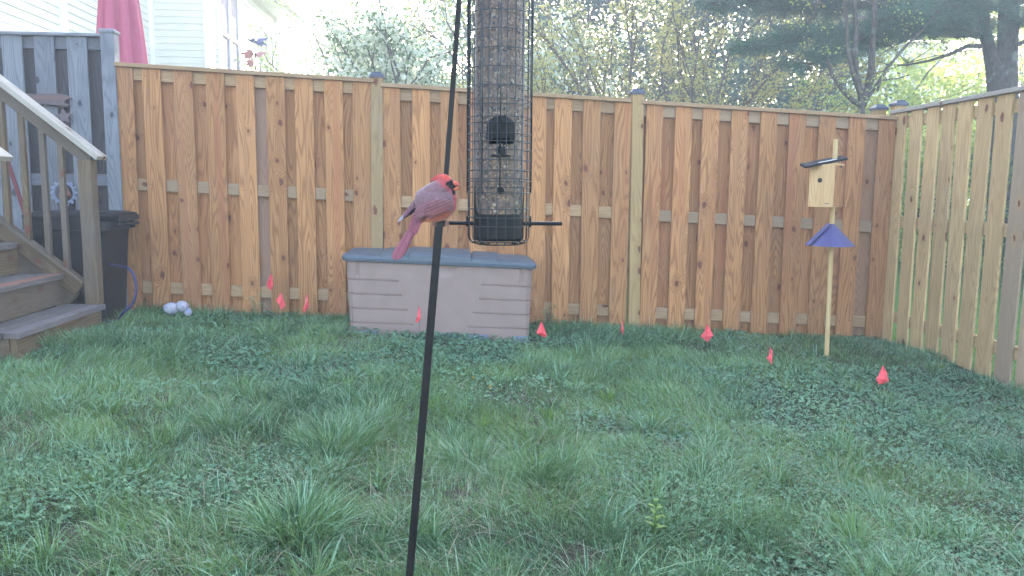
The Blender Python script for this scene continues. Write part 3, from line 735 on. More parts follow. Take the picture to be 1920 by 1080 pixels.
# ---------------------------------------------------------------- marking flags
def flags():
    specs = [(508, 513, 6.22, (15, 29), 'highest of the three red marking flags left of the storage box, by the fence', -.1, 0),
             (526, 549, 6.05, (17, 29), 'middle of the three red marking flags left of the storage box, leaning right', .15, 1),
             (574, 551, 6.08, (15, 31), 'rightmost of the three red marking flags left of the storage box, folded narrow', .0, 2),
             (785, 573, 5.55, (14, 31), 'red marking flag standing in front of the beige storage box', -.05, 2),
             (1016, 602, 5.35, (18, 30), 'red marking flag just right of the storage box', .08, 3),
             (1167, 598, 5.60, (7, 28), 'narrow edge-on red marking flag in front of the middle fence post', .05, 4),
             (1327, 608, 5.45, (22, 32), 'wide diamond shaped red marking flag right of the middle fence post', .06, 5),
             (1446, 652, 4.90, (12, 31), 'red marking flag left of the nest box pole', .05, 6),
             (1658, 687, 4.45, (26, 34), 'largest red marking flag nearest the side fence at the right', .02, 7)]
    for (px, py, Y, (wp, hp), lab, lean, sh) in specs:
        s = Y/1500; t = at(px, py, Y); g0 = gz(t.x); foot = Vector((t.x-lean*.25, Y+.01, g0-.02))
        root = empty('marking_flag', (foot.x, foot.y, g0), lab, 'flag', 'red marking flags in the grass')
        wb = MB(); wb.tube([foot, (foot+t)/2+Vector((lean*.02, 0, 0)), t+Vector((0, 0, .004))], .0013, 5); wb.build('wire_stake', M['metal'], root)
        w_, h_ = wp*s*.56, hp*s*1.1
        # folded cloth outline: apex at top, wide low down, notched bottom; drawn as a fan of creased facets
        shp = {0: [(0, 0), (-.95, -.62), (-.85, -.8), (-.1, -1), (.35, -.72), (.3, -.2)],
               1: [(-.1, 0), (-.9, -.5), (-.25, -.62), (0, -1), (.75, -.78), (.25, -.12)],
               2: [(.05, 0), (-.35, -.6), (-.75, -.82), (-.5, -1), (.5, -.72), (.45, -.3)],
               3: [(-.05, 0), (-.95, -.68), (-.9, -.75), (.6, -1), (.95, -.85), (.3, -.3)],
               4: [(0, 0), (-.6, -.3), (-.6, -.75), (.5, -1), (.8, -.7), (.3, -.2)],
               5: [(0, 0), (-.5, -.3), (-1.05, -.68), (.1, -1), (.95, -.62), (.45, -.25)],
               6: [(.15, 0), (-.4, -.4), (-.95, -.62), (.3, -1), (.45, -.7), (.4, -.2)],
               7: [(.05, 0), (-.55, -.45), (-1, -.66), (-.5, -1), (.9, -.82), (.5, -.35)]}[sh]
        fb = MB(); pts = [Vector((t.x+a*w_, Y+random.uniform(-.016, .016), t.z+b*h_)) for a, b in shp]
        c = Vector((t.x+shp[0][0]*w_*.3-.08*w_, Y-.018, t.z-.66*h_))
        for i in range(len(pts)):
            j = (i+1) % len(pts); m_ = (pts[i]+pts[j])/2+Vector((0, random.uniform(-.004, .004), 0))
            rn = (random.random(),)*3
            fb.quad([c, pts[i], m_], [(0, 0)]*3, rn); fb.quad([c, m_, pts[j]], [(0, 0)]*3, rn)
        # back fold of the cloth
        off = Vector((.002, .012, 0))
        fb.quad([p+off for p in (pts[0], pts[1], pts[3])], [(0, 0)]*3, (.5,)*3); fb.quad([p+off for p in (pts[0], pts[3], pts[4])], [(0, 0)]*3, (.8,)*3)
        fb.build('flag_cloth', M['flag'], root)
flags()

# ---------------------------------------------------------------- nest box on its pole with baffle
def nest_box():
    Y = 5.62; foot = at(1550, 664, Y); top = at(1567, 261, Y); foot.z = gz(foot.x)
    root = empty('nest_box_on_pole', foot, 'wooden nest box with dark roof on a slim wooden pole with a blue cone baffle', 'birdhouse')
    pm = MB(); pm.tube([foot, foot.lerp(top, .5), top], .0165, 12); pm.build('pole', M['dowel'], root, smooth=False)
    pole = lambda z: foot.lerp(top, (z-foot.z)/(top.z-foot.z))
    # box body, turned a little so its right side shows
    ang = math.radians(-47); s = Y/1500; c = at(1549, 350, Y-.085)
    Mr = Matrix.Rotation(ang, 3, 'Z'); hw = .088; hd = .085
    zb = at(1540, 388, Y-.1).z; ztr = at(1563, 307, Y-.08).z; ztl = at(1520, 311, Y-.08).z
    P = []
    for k in (0, 1):
        for j in (0, 1):
            for i in (0, 1):
                q = Mr @ Vector(((i-.5)*2*hw, (j-.5)*2*hd, 0)); z = zb if k == 0 else (ztl if i == 0 else ztr)+(.02 if j else 0)*0
                P.append(Vector((c.x, Y-.085, 0))+q+Vector((0, 0, z)))
    mb = MB(); mb.hexa(P, (2*hw, 2*hd, ztr-zb), (.9, .3, .2)); bd = mb.build('box_body', M['cedar'], root, bevel=.002)
    mb = MB(); sc = Vector((c.x, Y-.085, 0))+Mr @ Vector((hw+.003, 0, 0)); mb.box(sc+Vector((0, 0, (zb+ztr)/2-.004)), (.006, 2*hd-.012, ztr-zb-.02), M=Mr, rn=(.35, .2, .4)); mb.build('side_shade_panel', M['fence'], bd, bevel=.001)  # added thin panel: redder, darker wood puts the side's shade into its colour
    fc = Vector((c.x, Y-.085, 0))+Mr @ Vector((.0, -hd-.001, 0)); ax = Mr @ Vector((1, 0, 0)); nrm = Mr @ Vector((0, -1, 0))
    hz = at(1538, 338, Y-.15).z
    mb = MB(); hc = fc+ax*(-.012)+Vector((0, 0, hz))
    mb.tube([hc+nrm*.0015, hc-nrm*.004], .0165, 20); mb.build('entrance_hole', M['blackpl'], bd)
    mb = MB(); vs = Vector((c.x, Y-.085, 0))+Mr @ Vector((hw+.006, 0, 0)); mb.box(vs+Vector((0, 0, ztr-.022)), (.004, .045, .012), M=Mr); mb.build('vent_slot', M['blackpl'], bd)
    # maker's mark: a faint short stamped line low on the front
    mb = MB(); mb.box(fc+ax*.045+nrm*.0006+Vector((0, 0, zb+.025)), (.03, .001, .006), M=Mr); mb.build('stamped_mark', M['greydark2'], bd)
    # roof: thin slab sloping down to the left front
    R0 = at(1508, 313, Y-.15); R1 = at(1588, 297, Y-.05); a = (R1-R0); L = a.length; ad = a.normalized(); dp = Vector((.25, 1, .12)).normalized()*.21
    mb = MB(); ctr = [R0, R1]; up = Vector((0, 0, .008))
    Pq = []
    for k in (0, 1):
        for j in (0, 1):
            for i in (0, 1): Pq.append(R0+a*i+dp*(j-.15)+(up if k else -up))
    mb.hexa(Pq, (L, .2, .016)); mb.build('roof', M['roofb'], root, bevel=.002)
    mb = MB(); W0 = R0.lerp(R1, .30)+Vector((0, -.02, .011)); W1 = R0.lerp(R1, .72)+Vector((0, -.02, .011)); mb.beam(W0, W1, .012, .003, up=Vector((0, 0, 1))); mb.build('roof_strip', M['trim'], root)
    mb = MB(); bz = at(1560, 460, Y).z; tz = at(1560, 420, Y).z; pc = pole(tz)
    def jag(a_, z): return 1.0
    mb.lathe((pc.x-.008, Y, 0), [(.172, bz), (.095, (bz+tz)/2+.003), (.022, tz), (.018, tz), (.091, (bz+tz)/2-.001), (.168, bz-.001)], 40)
    # overlapping seam flap at the left
    l0 = Vector((pc.x-.008-.188, Y-.045, bz+.008)); l1 = Vector((pc.x-.03, Y-.02, tz+.004)); mb.beam(l0, l1, .035, .003, up=Vector((-.6, -.3, .7)))
    mb.build('baffle', M['blue'], root)
nest_box()

# ---------------------------------------------------------------- black pole in front
NY = 1.9
PT = at(823.8, 416, NY)
def hook_pole():
    f = at(768, 1080, NY); d = (PT-f); foot = f - d*((f.z-gz(f.x)+.1)/d.z)
    root = empty('feeder_pole', (foot.x, foot.y, gz(foot.x)), 'slim black metal pole leaning through the middle of the view, cardinal on its joint', 'pole')
    mb = MB(); mb.beam(foot, PT, .0190, .0190, up=Vector((0, 1, 0))); mb.build('lower_rod', M['metal'], root, bevel=.0015)
    a = PT+Vector((.004, .004, -.25)); b0 = at(830, 416, NY+.004); b = at(861, 0, NY+.004); e = b+(b-b0)*.75
    mb = MB(); mb.beam(b0-(b-b0)*.02, e, .0118, .0118, up=Vector((0, 1, 0)))
    # hook over the feeder, above the picture
    hk = [e]; r = .085; fx = at(936, 0, NY).x
    cxh = (e.x+fx)/2; rr = (fx-e.x)/2
    for k in range(1, 13): t = PI-k*PI/12; hk.append(Vector((cxh+rr*math.cos(t), NY+.004, e.z+rr*1.2*math.sin(t))))
    hk.append(Vector((fx, NY, e.z-.03))); 
    mb.tube(hk, .0058, 8); mb.build('upper_rod', M['metal'], root, bevel=.001)
    mb = MB(); mb.beam(PT-Vector((0, 0, .012)), PT+Vector((0, 0, .002)), .021, .021, up=Vector((0, 1, 0))); mb.build('joint_collar', M['metal'], root, bevel=.002)
    return e, fx
HE, HX = hook_pole()
# ---------------------------------------------------------------- caged tube feeder
def feeder():
    cx = at(935, 420, NY).x; cy = NY; zpx = lambda y: at(935, y, NY).z
    zb = zpx(458); zt = zpx(0)+.10; Rc = .0725; Ro = .0755
    root = empty('bird_feeder', (cx, cy, zb), 'hanging tube bird feeder full of seed inside a black wire cage', 'bird feeder')
    n = 22; wr = .00115
    cg = MB(); ph = .08
    for k in range(n):
        a = 2*PI*(k+ph)/n; ca, sa = math.cos(a), math.sin(a); pts = [(cx+Rc*ca, cy+Rc*sa, zt), (cx+Rc*ca, cy+Rc*sa, zb+.022)]
        for q in range(1, 6): t = q*PI/2/5; rr = Rc-.020*(1-math.cos(t)); pts.append((cx+rr*ca, cy+rr*sa, zb+.022-.020*math.sin(t)))
        pts.append((cx+.035*ca, cy+.035*sa, zb+.001)); cg.tube(pts, wr, 5, rn=(.5,)*3)
    def ringw(mb, R, z, w__=wr):
        mb.tube([(cx+R*math.cos(2*PI*k/40), cy+R*math.sin(2*PI*k/40), z) for k in range(41)], w__, 5, cap=False, rn=(.5,)*3)
    for y in [29+34.*i for i in range(-4, 10)]+[361, 391, 423]: ringw(cg, Rc, zpx(y))
    ringw(cg, Rc, zpx(407)); ringw(cg, Rc-.004, zb+.009); ringw(cg, .053, zb+.001); ringw(cg, .036, zb+.001)
    ringw(cg, Rc, zt)
    cg.build('cage', M['wire'], root, smooth=True)
    sh = MB(); z0 = zpx(362)
    for k in range(n):
        a = 2*PI*(k+ph+.32)/n
        if k % 11 in (0, 5, 10) or k in (8, 14): sh.tube([(cx+Ro*math.cos(a), cy+Ro*math.sin(a), zt), (cx+Ro*math.cos(a), cy+Ro*math.sin(a), z0)], wr*1.35, 5, rn=(.5,)*3)
    for y in (190, 222, 253, 282, 320, 340, 351, 361): ringw(sh, Ro-.0008, zpx(y), wr*.95)
    for y in (-60, -90): ringw(sh, Ro, zpx(y))
    sh.build('sliding_cage', M['wire'], root, smooth=True)
    # tube and its load of seed
    Rt = .0575; zt0 = zpx(398)
    tb = MB(); tb.lathe((cx, cy, 0), [(Rt, zt0-.03), (Rt, zt-.01)], 48); tb.build('clear_tube', M['tube'], root, smooth=True)
    sd = MB(); 
    sd.lathe((cx, cy, 0), [(.001, zt0-.02), (.0475, zt0-.02), (.0475, zt-.03), (.001, zt-.03)], 28, rn=(.15, .1, .1))
    N = 3000
    for k in range(N):
        a = random.uniform(0, 2*PI); z = random.uniform(zt0-.02, zt-.03); r = .0478+random.uniform(-.001, .0038); L = random.uniform(.003, .0075)
        if math.sin(a) > .35: continue
        c = Vector((cx+r*math.cos(a), cy+r*math.sin(a), z)); t1 = Vector((-math.sin(a), math.cos(a), 0)); up = Vector((0, 0, 1)); th = random.uniform(0, PI)
        d1 = t1*math.cos(th)+up*math.sin(th); d2 = t1*-math.sin(th)+up*math.cos(th); nn = Vector((math.cos(a), math.sin(a), 0))
        wv = L*random.uniform(.4, .75); b = len(sd.v); rn = (random.random(), random.random(), random.random())
        sd.v += [tuple(c+d1*L), tuple(c+d2*wv), tuple(c-d1*L), tuple(c-d2*wv), tuple(c+nn*wv*.7)]; sd.rn += [rn]*5
        for tri in ((0, 1, 4), (1, 2, 4), (2, 3, 4), (3, 0, 4)): sd.f.append(tuple(b+i for i in tri)); sd.uv += [(0, 0)]*3; sd.mi.append(0)
    o = sd.build('seeds', M['seed'], root); o['kind'] = 'stuff'
    # feeding port hood and its small perch, facing the camera
    P = lambda x, y, dy=0: Vector((cx+(x-931)*NY/1500, cy-Rt-dy, zpx(y)))
    hd = MB(); out = []; inn = []
    for k in range(13): t = PI*k/12; out.append((931-26*math.cos(t), 243-21*math.sin(t) if 1 else 0))
    out += [(957, 262), (954, 272), (908, 272), (905, 262)]
    for k in range(13): t = PI*k/12; inn.append((931-15*math.cos(t), 243-12*math.sin(t)))
    inn += [(946, 254), (946, 262), (916, 262), (916, 254)]
    o1 = [P(x, y, -.004+.010*(1-((x-931)/30)**2)) for x, y in out]; o2 = [P(x, y, -.001+.013*(1-((x-931)/30)**2)) for x, y in out]
    i2 = [P(x, y, .013) for x, y in inn]; i3 = [P(x, y, .000) for x, y in inn]
    loft(hd, [o1, o2, i2, i3], cap0=False, cap1=True, rn=(.5,)*3); hd.build('feeding_port', M['blackpl'], root)
    pr = MB(); pr.tube([P(914, 294, .010), P(917, 294, .014), P(945, 294, .014), P(948, 294, .010)], .0028, 8); pr.box(P(931, 285, .006), (.020, .012, .020)); pr.build('port_perch', M['blackpl'], root, bevel=.001)
    # lower port hint
    pr = MB(); pr.tube([P(931, 357, .000), P(931, 357, .004)], .0085, 14); pr.build('port_screw', M['blackpl'], root)
    # base: solid cup with two arms rising at the sides
    bs = MB(); zc = zpx(402); zlow = zpx(450)
    bs.lathe((cx, cy, 0), [(.001, zlow), (.056, zlow), (.0595, zlow+.006), (.0595, zc), (.0565, zc+.002), (.05, zc-.01), (.001, zc-.01)], 48)
    for sgn in (-1, 1):
        for k in range(14):
            z = zc+(zpx(353)-zc)*k/13; wdt = .55*(1-(k/13)**.5*.62)
            z1 = zc+(zpx(353)-zc)*(k+1)/13; wdt1 = .55*(1-((k+1)/14)**.5*.62)
            m_ = 8; a0 = (0 if sgn > 0 else PI)
            A = [Vector((cx+.0592*math.cos(a0-wdt+2*wdt*i/m_), cy+.0592*math.sin(a0-wdt+2*wdt*i/m_), z)) for i in range(m_+1)]
            B = [Vector((cx+.0592*math.cos(a0-wdt1+2*wdt1*i/m_), cy+.0592*math.sin(a0-wdt1+2*wdt1*i/m_), z1)) for i in range(m_+1)]
            for i in range(m_): bs.quad([A[i], A[i+1], B[i+1], B[i]], [(0, 0)]*4, (.5,)*3)
    bs.build('base_cup', M['blackpl'], root)
    # horizontal perch rods through the cage
    zp = zpx(418.5)
    for sgn in (-1, 1):
        pr = MB(); xa = cx+sgn*.058; xb = cx+sgn*(.152 if sgn > 0 else .118)
        pr.tube([(xa, cy, zp), (xb-sgn*.002, cy, zp), (xb, cy, zp)], [.0048, .0048, .003], 12); pr.tube([(cx+sgn*.071, cy, zp), (cx+sgn*.0775, cy, zp)], [.0062, .0062], 10)
        pr.box((cx+sgn*.0745, cy, zp+.004), (.005, .006, .026)); pr.build('perch_rod', M['blackpl'], root, smooth=False)
    # spilled seed on the cage floor
    sp = MB()
    for k in range(90):
        a = random.uniform(0, 2*PI); r = .068*math.sqrt(random.uniform(.3, 1)); sp.ball((cx+r*math.cos(a), cy+r*math.sin(a), zb+.004+random.uniform(0, .004)), random.uniform(.001, .0022), 6)
    o = sp.build('spilled_seeds', M['seed'], root); o['kind'] = 'stuff'
    lidm = MB(); lidm.lathe((cx, cy, 0), [(.001, zt+.03), (.02, zt+.028), (.06, zt+.012), (Rc+.012, zt), (Rc+.012, zt-.008), (.001, zt-.008)], 40); lidm.build('lid', M['blackpl'], root, smooth=False)
    hg = MB(); hg.tube([(cx-.05, cy, zt+.012), (cx-.03, cy, HE.z-.07), (HX, cy, HE.z-.034), (cx+.03, cy, HE.z-.07), (cx+.05, cy, zt+.012)], .0014, 6); hg.build('hanger_wire', M['wire'], root)
feeder()

# ---------------------------------------------------------------- cardinal
def cardinal():
    S = .2229e-3
    def W(cx_, cy_, dy=0): return Vector((PT.x+(cx_-590)*S, NY+dy*1e-3, PT.z+(600-cy_)*S))
    prim = MB()
    def chain(pts, n=10):
        for (a, b) in zip(pts[:-1], pts[1:]):
            for k in range(n):
                t = k/n; x, y, r, d, fd = [a[i]*(1-t)+b[i]*t for i in range(5)]
                ell(x, y, r, d, fd)
        ell(*pts[-1])
    def ell(x, y, r, d, fd, n=16):
        c = W(x, y, d); rr = r*S; b = len(prim.v); m = 10
        for i in range(m+1):
            for k in range(n):
                ph = PI*i/m; th = 2*PI*k/n
                prim.v.append((c.x+max(1e-6, rr*math.sin(ph))*math.cos(th), c.y+rr*fd*max(1e-4, math.sin(ph))*math.sin(th), c.z-rr*math.cos(ph)))
        for i in range(m):
            for k in range(n):
                k2 = (k+1) % n; prim.f.append((b+i*n+k, b+i*n+k2, b+(i+1)*n+k2, b+(i+1)*n+k))
    # x, y, radius, depth mm, depth factor
    chain([(455, 365, 128, 0, .95), (520, 400, 165, 0, .95), (600, 410, 165, 0, .95), (648, 418, 128, 0, 1.05)], 5)
    chain([(520, 485, 116, 0, 1.05), (610, 465, 122, 0, 1.05)], 5)
    chain([(500, 320, 115, 0, 1.), (590, 265, 108, 0, 1.), (655, 215, 84, 0, .98)], 6)
    chain([(655, 204, 90, 0, .98), (640, 174, 78, 0, .9)], 4)
    chain([(650, 165, 62, 0, .75), (600, 148, 50, 0, .6), (550, 155, 31, 0, .5), (500, 172, 11, 0, .5)], 8)
    chain([(690, 215, 58, 0, .9), (722, 225, 44, 0, .85)], 4)
    chain([(705, 300, 60, 0, 1.), (690, 350, 90, 0, 1.)], 4)
    chain([(430, 500, 95, 0, .9), (385, 560, 55, 0, .85), (355, 620, 32, 0, .8)], 6)
    # folded near wing, lying along the flank (towards the camera)
    chain([(690, 415, 50, -30, .5), (600, 430, 78, -36, .35), (500, 465, 72, -34, .32), (420, 500, 48, -27, .3), (365, 535, 26, -22, .3)], 8)
    me = bpy.data.meshes.new('tmp'); me.from_pydata(prim.v, [], prim.f); to = bpy.data.objects.new('tmp', me); COL.objects.link(to)
    rm = to.modifiers.new('r', 'REMESH'); rm.mode = 'VOXEL'; rm.voxel_size = .0011
    sm = to.modifiers.new('s', 'SMOOTH'); sm.iterations = 7; sm.factor = .5
    dg = bpy.context.evaluated_depsgraph_get(); ev = to.evaluated_get(dg); em = bpy.data.meshes.new_from_object(ev)
    V = np.array([v.co[:] for v in em.vertices]); Fs = [tuple(p.vertices) for p in em.polygons]
    bpy.data.objects.remove(to)
    cxa = (V[:, 0]-PT.x)/S+590; cya = 600-(V[:, 2]-PT.z)/S; dep = (V[:, 1]-NY)*1000
    # ruffled plumage: slight relief running along the feathers
    rr = np.random.default_rng(3)
    red = np.array([.66, .075, .05]); wing = np.array([.215, .085, .095]); mantle = np.array([.21, .11, .125]); belly = np.array([.50, .12, .075]); blk = np.array([.012, .01, .012]); neck = np.array([.44, .075, .075])
    ss = lambda x, a, b: np.clip((x-a)/(b-a), 0, 1)**2*(3-2*np.clip((x-a)/(b-a), 0, 1))
    n1 = (vnoise(cxa, cya, 21, .035)-.5)*2; n2 = (vnoise(cxa*.6+cya*.8, cya-cxa, 22, .09)-.5)*2
    col = np.tile(mantle, (len(V), 1))
    hd = ss(cxa*.55-cya*.83+n1*12, 118, 200)[:, None]           # towards the head
    col = col*(1-hd)+neck*hd
    h2 = ss(cxa*.5-cya*.87+n2*10, 165, 225)[:, None]; col = col*(1-h2)+red*h2
    bl = ss(cya-(-.36*(cxa-340)+600)+n1*14, -10, 35)[:, None]; bl = bl*(dep < 60)[:, None]; col = col*(1-bl)+belly*bl
    br = ss(cxa-(720-.0*cya)+n2*10, 5, 35)[:, None]*ss(cya, 290, 330)[:, None]; col = col*(1-br)+np.array([.55, .085, .085])*br
    # wing with darker feather edges
    wr_ = ((cxa-530)*.94-(cya-455)*.34)/215; wv = ((cxa-530)*.34+(cya-455)*.94)/88
    wm = (1-ss(wr_**2+wv**2, .8, 1.05))[:, None]*(dep < -15)[:, None]
    streak = (.5+.5*np.sin(wv*17+wr_*2+n2*.6))**6
    wc = wing*(1-.55*streak[:, None])+np.array([.10, .01, .0])*(ss(-wr_*0+wv, .05, .9)[:, None])
    col = col*(1-wm)+wc*wm
    # black mask round the beak, chin and eye
    mk = np.maximum(1-ss(((cxa-722)/44)**2+((cya-205)/52)**2, .7, 1.15), 1-ss(((cxa-742)/22)**2+((cya-262)/58)**2, .7, 1.2))
    mk = np.maximum(mk, 1-ss(((cxa-690)/34)**2+((cya-200)/26)**2, .7, 1.2))
    mk = mk[:, None]; col = col*(1-mk)+blk*mk
    col *= (1+.10*n2)[:, None]
    V2 = [tuple(v) for v in V]; C2 = [tuple(c) for c in col]; F2 = Fs
    # beak
    def cone(pts, colr, n=14):
        b = len(V2)
        for (x, y, rz, ry, d) in pts:
            for k in range(n):
                a = 2*PI*k/n; p = W(x, y, d); V2.append((p.x, p.y+ry*S*math.cos(a), p.z+rz*S*math.sin(a))); C2.append(colr)
        for i in range(len(pts)-1):
            for k in range(n):
                k2 = (k+1) % n; F2.append((b+i*n+k, b+i*n+k2, b+(i+1)*n+k2, b+(i+1)*n+k))
        F2.append(tuple(b+(len(pts)-1)*n+k for k in range(n)))
    cone([(720, 200, 42, 38, 0), (748, 196, 33, 30, 0), (778, 198, 19, 20, 0), (800, 205, 9, 10, 0), (814, 214, 2, 3, 0)], (.80, .13, .10))
    cone([(720, 250, 34, 34, 0), (748, 254, 26, 25, 0), (775, 252, 15, 16, 0), (797, 246, 7, 8, 0), (810, 240, 2, 2, 0)], (.74, .15, .06))
    cone([(735, 226, 12, 18, 0), (768, 226, 7, 10, 0), (780, 226, 3, 4, 0)], (.06, .02, .02))
    # feathers: tapered cambered vanes
    def vane(a, b, w0, w1, da, db, colr, n=9, bend=0, edge=.65, round_=True):
        A = W(a[0], a[1], da); B = W(b[0], b[1], db); d = B-A; dd = d.normalized(); s_ = Vector((-dd.z, 0, dd.x)); bb = len(V2); cam_ = Vector((0, -1, 0))
        for i in range(n+1):
            t = i/n; c = A+d*t+s_*bend*math.sin(PI*t)*S; wdt = (w0*(1-t)+w1*t)*S
            if t > .82: wdt *= math.sqrt(max(.02, 1-((t-.82)/.185)**2))
            for j, q in enumerate((-1, -.72, 0, .72, 1)):
                p = c+s_*wdt*q+cam_*(1-q*q)*wdt*.22; V2.append(tuple(p)); k = edge if j in (0, 4) else (.84 if j == 2 else 1.)
                C2.append(tuple(x*k for x in colr))
        for i in range(n):
            for j in range(4): q = bb+i*5+j; F2.append((q, q+1, q+6, q+5))
    # tail fan
    tips = [(88, 985), (104, 1003), (122, 1012), (140, 1008), (158, 1000), (174, 990), (186, 975)]
    tc = (.33, .105, .14)
    for k, tp in enumerate(tips):
        vane((362+k*7-14, 560+abs(k-3)*4), tp, 16, 27, 2-k*1.0 if k < 4 else -6+k*1.0, 6-k*.9 if k < 4 else -1+k*.6, tuple(x*(1.15-.16*(k % 3)) for x in tc), 12, edge=.4)
    vane((368, 520), (292, 720), 46, 24, -12, -3, (.27, .11, .15), 8, edge=.9)
    # tail coverts (upper)
    for k in range(5): vane((340+k*17, 530), (268+k*17, 690+k*12), 24, 16, -12+k, -5, (.33, .10, .14), 7, edge=.8)
    # near wing: long primaries and secondaries, layered
    for k, (a, b, w0, w1, d0, d1) in enumerate([((560, 470), (345, 582), 13, 8, -36, -30), ((580, 462), (338, 566), 15, 11, -37, -31), ((585, 450), (333, 548), 17, 13, -38, -32), ((575, 436), (330, 530), 19, 15, -38.5, -32), ((560, 420), (328, 505), 21, 17, -39, -32), ((540, 400), (340, 478), 22, 17, -38, -31), ((700, 470), (470, 562), 12, 10, -32, -33), ((715, 455), (500, 540), 14, 11, -33, -34)]):
        vane(a, b, w0, w1, d0, d1, tuple(np.array((.24, .10, .12))*(.90+.14*(k % 3))), 10, bend=-8, edge=.22 if k in (1, 2, 6) else .5)
    # small coverts in rows
    for row, (x0, y0, n_, w_) in enumerate(((690, 400, 8, 17), (650, 372, 8, 19), (600, 345, 7, 20))):
        for k in range(n_):
            x = x0-k*34; y = y0+k*13; dd_ = -36+abs(k-3)*1.2+row*2.5
            vane((x, y), (x-58, y+24), w_, w_*.9, dd_+.6, dd_-.6, (.235+.03*(k % 2), .12, .145), 5, edge=.62)
    # far wing: primaries drooping at the left
    for k, (a, b, w0, w1, cl) in enumerate([((345, 385), (205, 560), 26, 18, (.27, .13, .17)), ((345, 405), (150, 606), 22, 13, (.42, .38, .45)), ((350, 420), (180, 585), 20, 13, (.05, .04, .06)), ((345, 440), (225, 560), 22, 12, (.04, .03, .05)), ((340, 465), (262, 535), 20, 14, (.10, .05, .07))]):
        vane(a, b, w0, w1, 8+k*1.5, 10+k*1.5, cl, 8, edge=.6)
    # crest wisps
    for k, (a, b) in enumerate([((580, 135), (495, 168)), ((600, 118), (520, 140)), ((610, 108), (545, 122)), ((570, 155), (490, 185)), ((630, 104), (585, 102))]):
        vane(a, b, 15, 5, -6+k*2, -3+k, (.62, .09, .08), 6, edge=.8)
    # belly fluff over the feet
    for k in range(8): vane((470+k*22, 560-(k > 5)*8), (452+k*24, 606-(k > 4)*6*(k-4)), 18, 12, -18+k, -16+k, (.46, .15, .08), 5, edge=.85)
    # feet: tarsi and toes curled over the pole top and the perch rod
    def tubev(pts, r, colr, n=7):
        b = len(V2); pts = [W(*p) for p in pts]
        for i, p in enumerate(pts):
            t = (pts[min(i+1, len(pts)-1)]-pts[max(0, i-1)]).normalized(); x = t.cross(Vector((.1, 1, .2))).normalized(); y = t.cross(x); q = r*(1 if i < len(pts)-1 else .45)
            for k in range(n): a = 2*PI*k/n; V2.append(tuple(p+(x*math.cos(a)+y*math.sin(a))*q)); C2.append(colr)
        for i in range(len(pts)-1):
            for k in range(n): k2 = (k+1) % n; F2.append((b+i*n+k, b+i*n+k2, b+(i+1)*n+k2, b+(i+1)*n+k))
        F2.append(tuple(b+k for k in range(n))); F2.append(tuple(b+(len(pts)-1)*n+k for k in range(n)))
    fc = (.20, .085, .075)
    tubev([(560, 560, -4), (555, 592, -8)], .0016, fc); tubev([(655, 560, -2), (668, 596, -5)], .0016, fc)
    for (dx, d0) in ((-14, -12), (0, -14), (16, -12)): tubev([(555, 592, -8), (548+dx, 590, -13), (540+dx, 604, -14.5), (538+dx, 630, -13.5), (545+dx, 645, -12)], .0014, fc)
    tubev([(555, 592, -8), (570, 592, -2), (572, 594, 6), (570, 606, 10.5), (566, 622, 10.5)], .0013, fc)
    for dx in (-16, 0, 16): tubev([(668, 596, -5), (668+dx, 594, -6.5), (672+dx, 610, -8.5), (676+dx, 632, -6), (670+dx, 652, -2)], .0014, fc)
    tubev([(668, 596, -5), (680, 592, 4), (684, 604, 8), (682, 622, 6)], .0013, fc)
    tubev([(690, 640, -4), (680, 700, -5), (650, 745, -5)], .0006, (.12, .08, .09))
    for i_ in range(0): pass
    me = bpy.data.meshes.new('cardinal'); me.from_pydata(V2, [], F2); me.update()
    ca = me.color_attributes.new('col', 'FLOAT_COLOR', 'POINT'); c4 = np.ones((len(V2), 4), dtype=np.float32); c4[:, :3] = np.clip(np.array(C2), 0, 1); ca.data.foreach_set('color', c4.ravel())
    # origin at the feet on the pole top
    me.transform(Matrix.Translation(-PT)); o = link('cardinal', me, M['bird'], smooth=True); o.location = PT
    tag(o, 'red male cardinal with black face and open beak perched beside the feeder', 'bird')
    eb = MB(); p = W(697, 203, -15.4); eb.ball(p, .0024, 14); eo = eb.build('eye', M['eye'], smooth=True); eo.data.transform(Matrix.Translation(-PT)); eo.parent = o
cardinal()

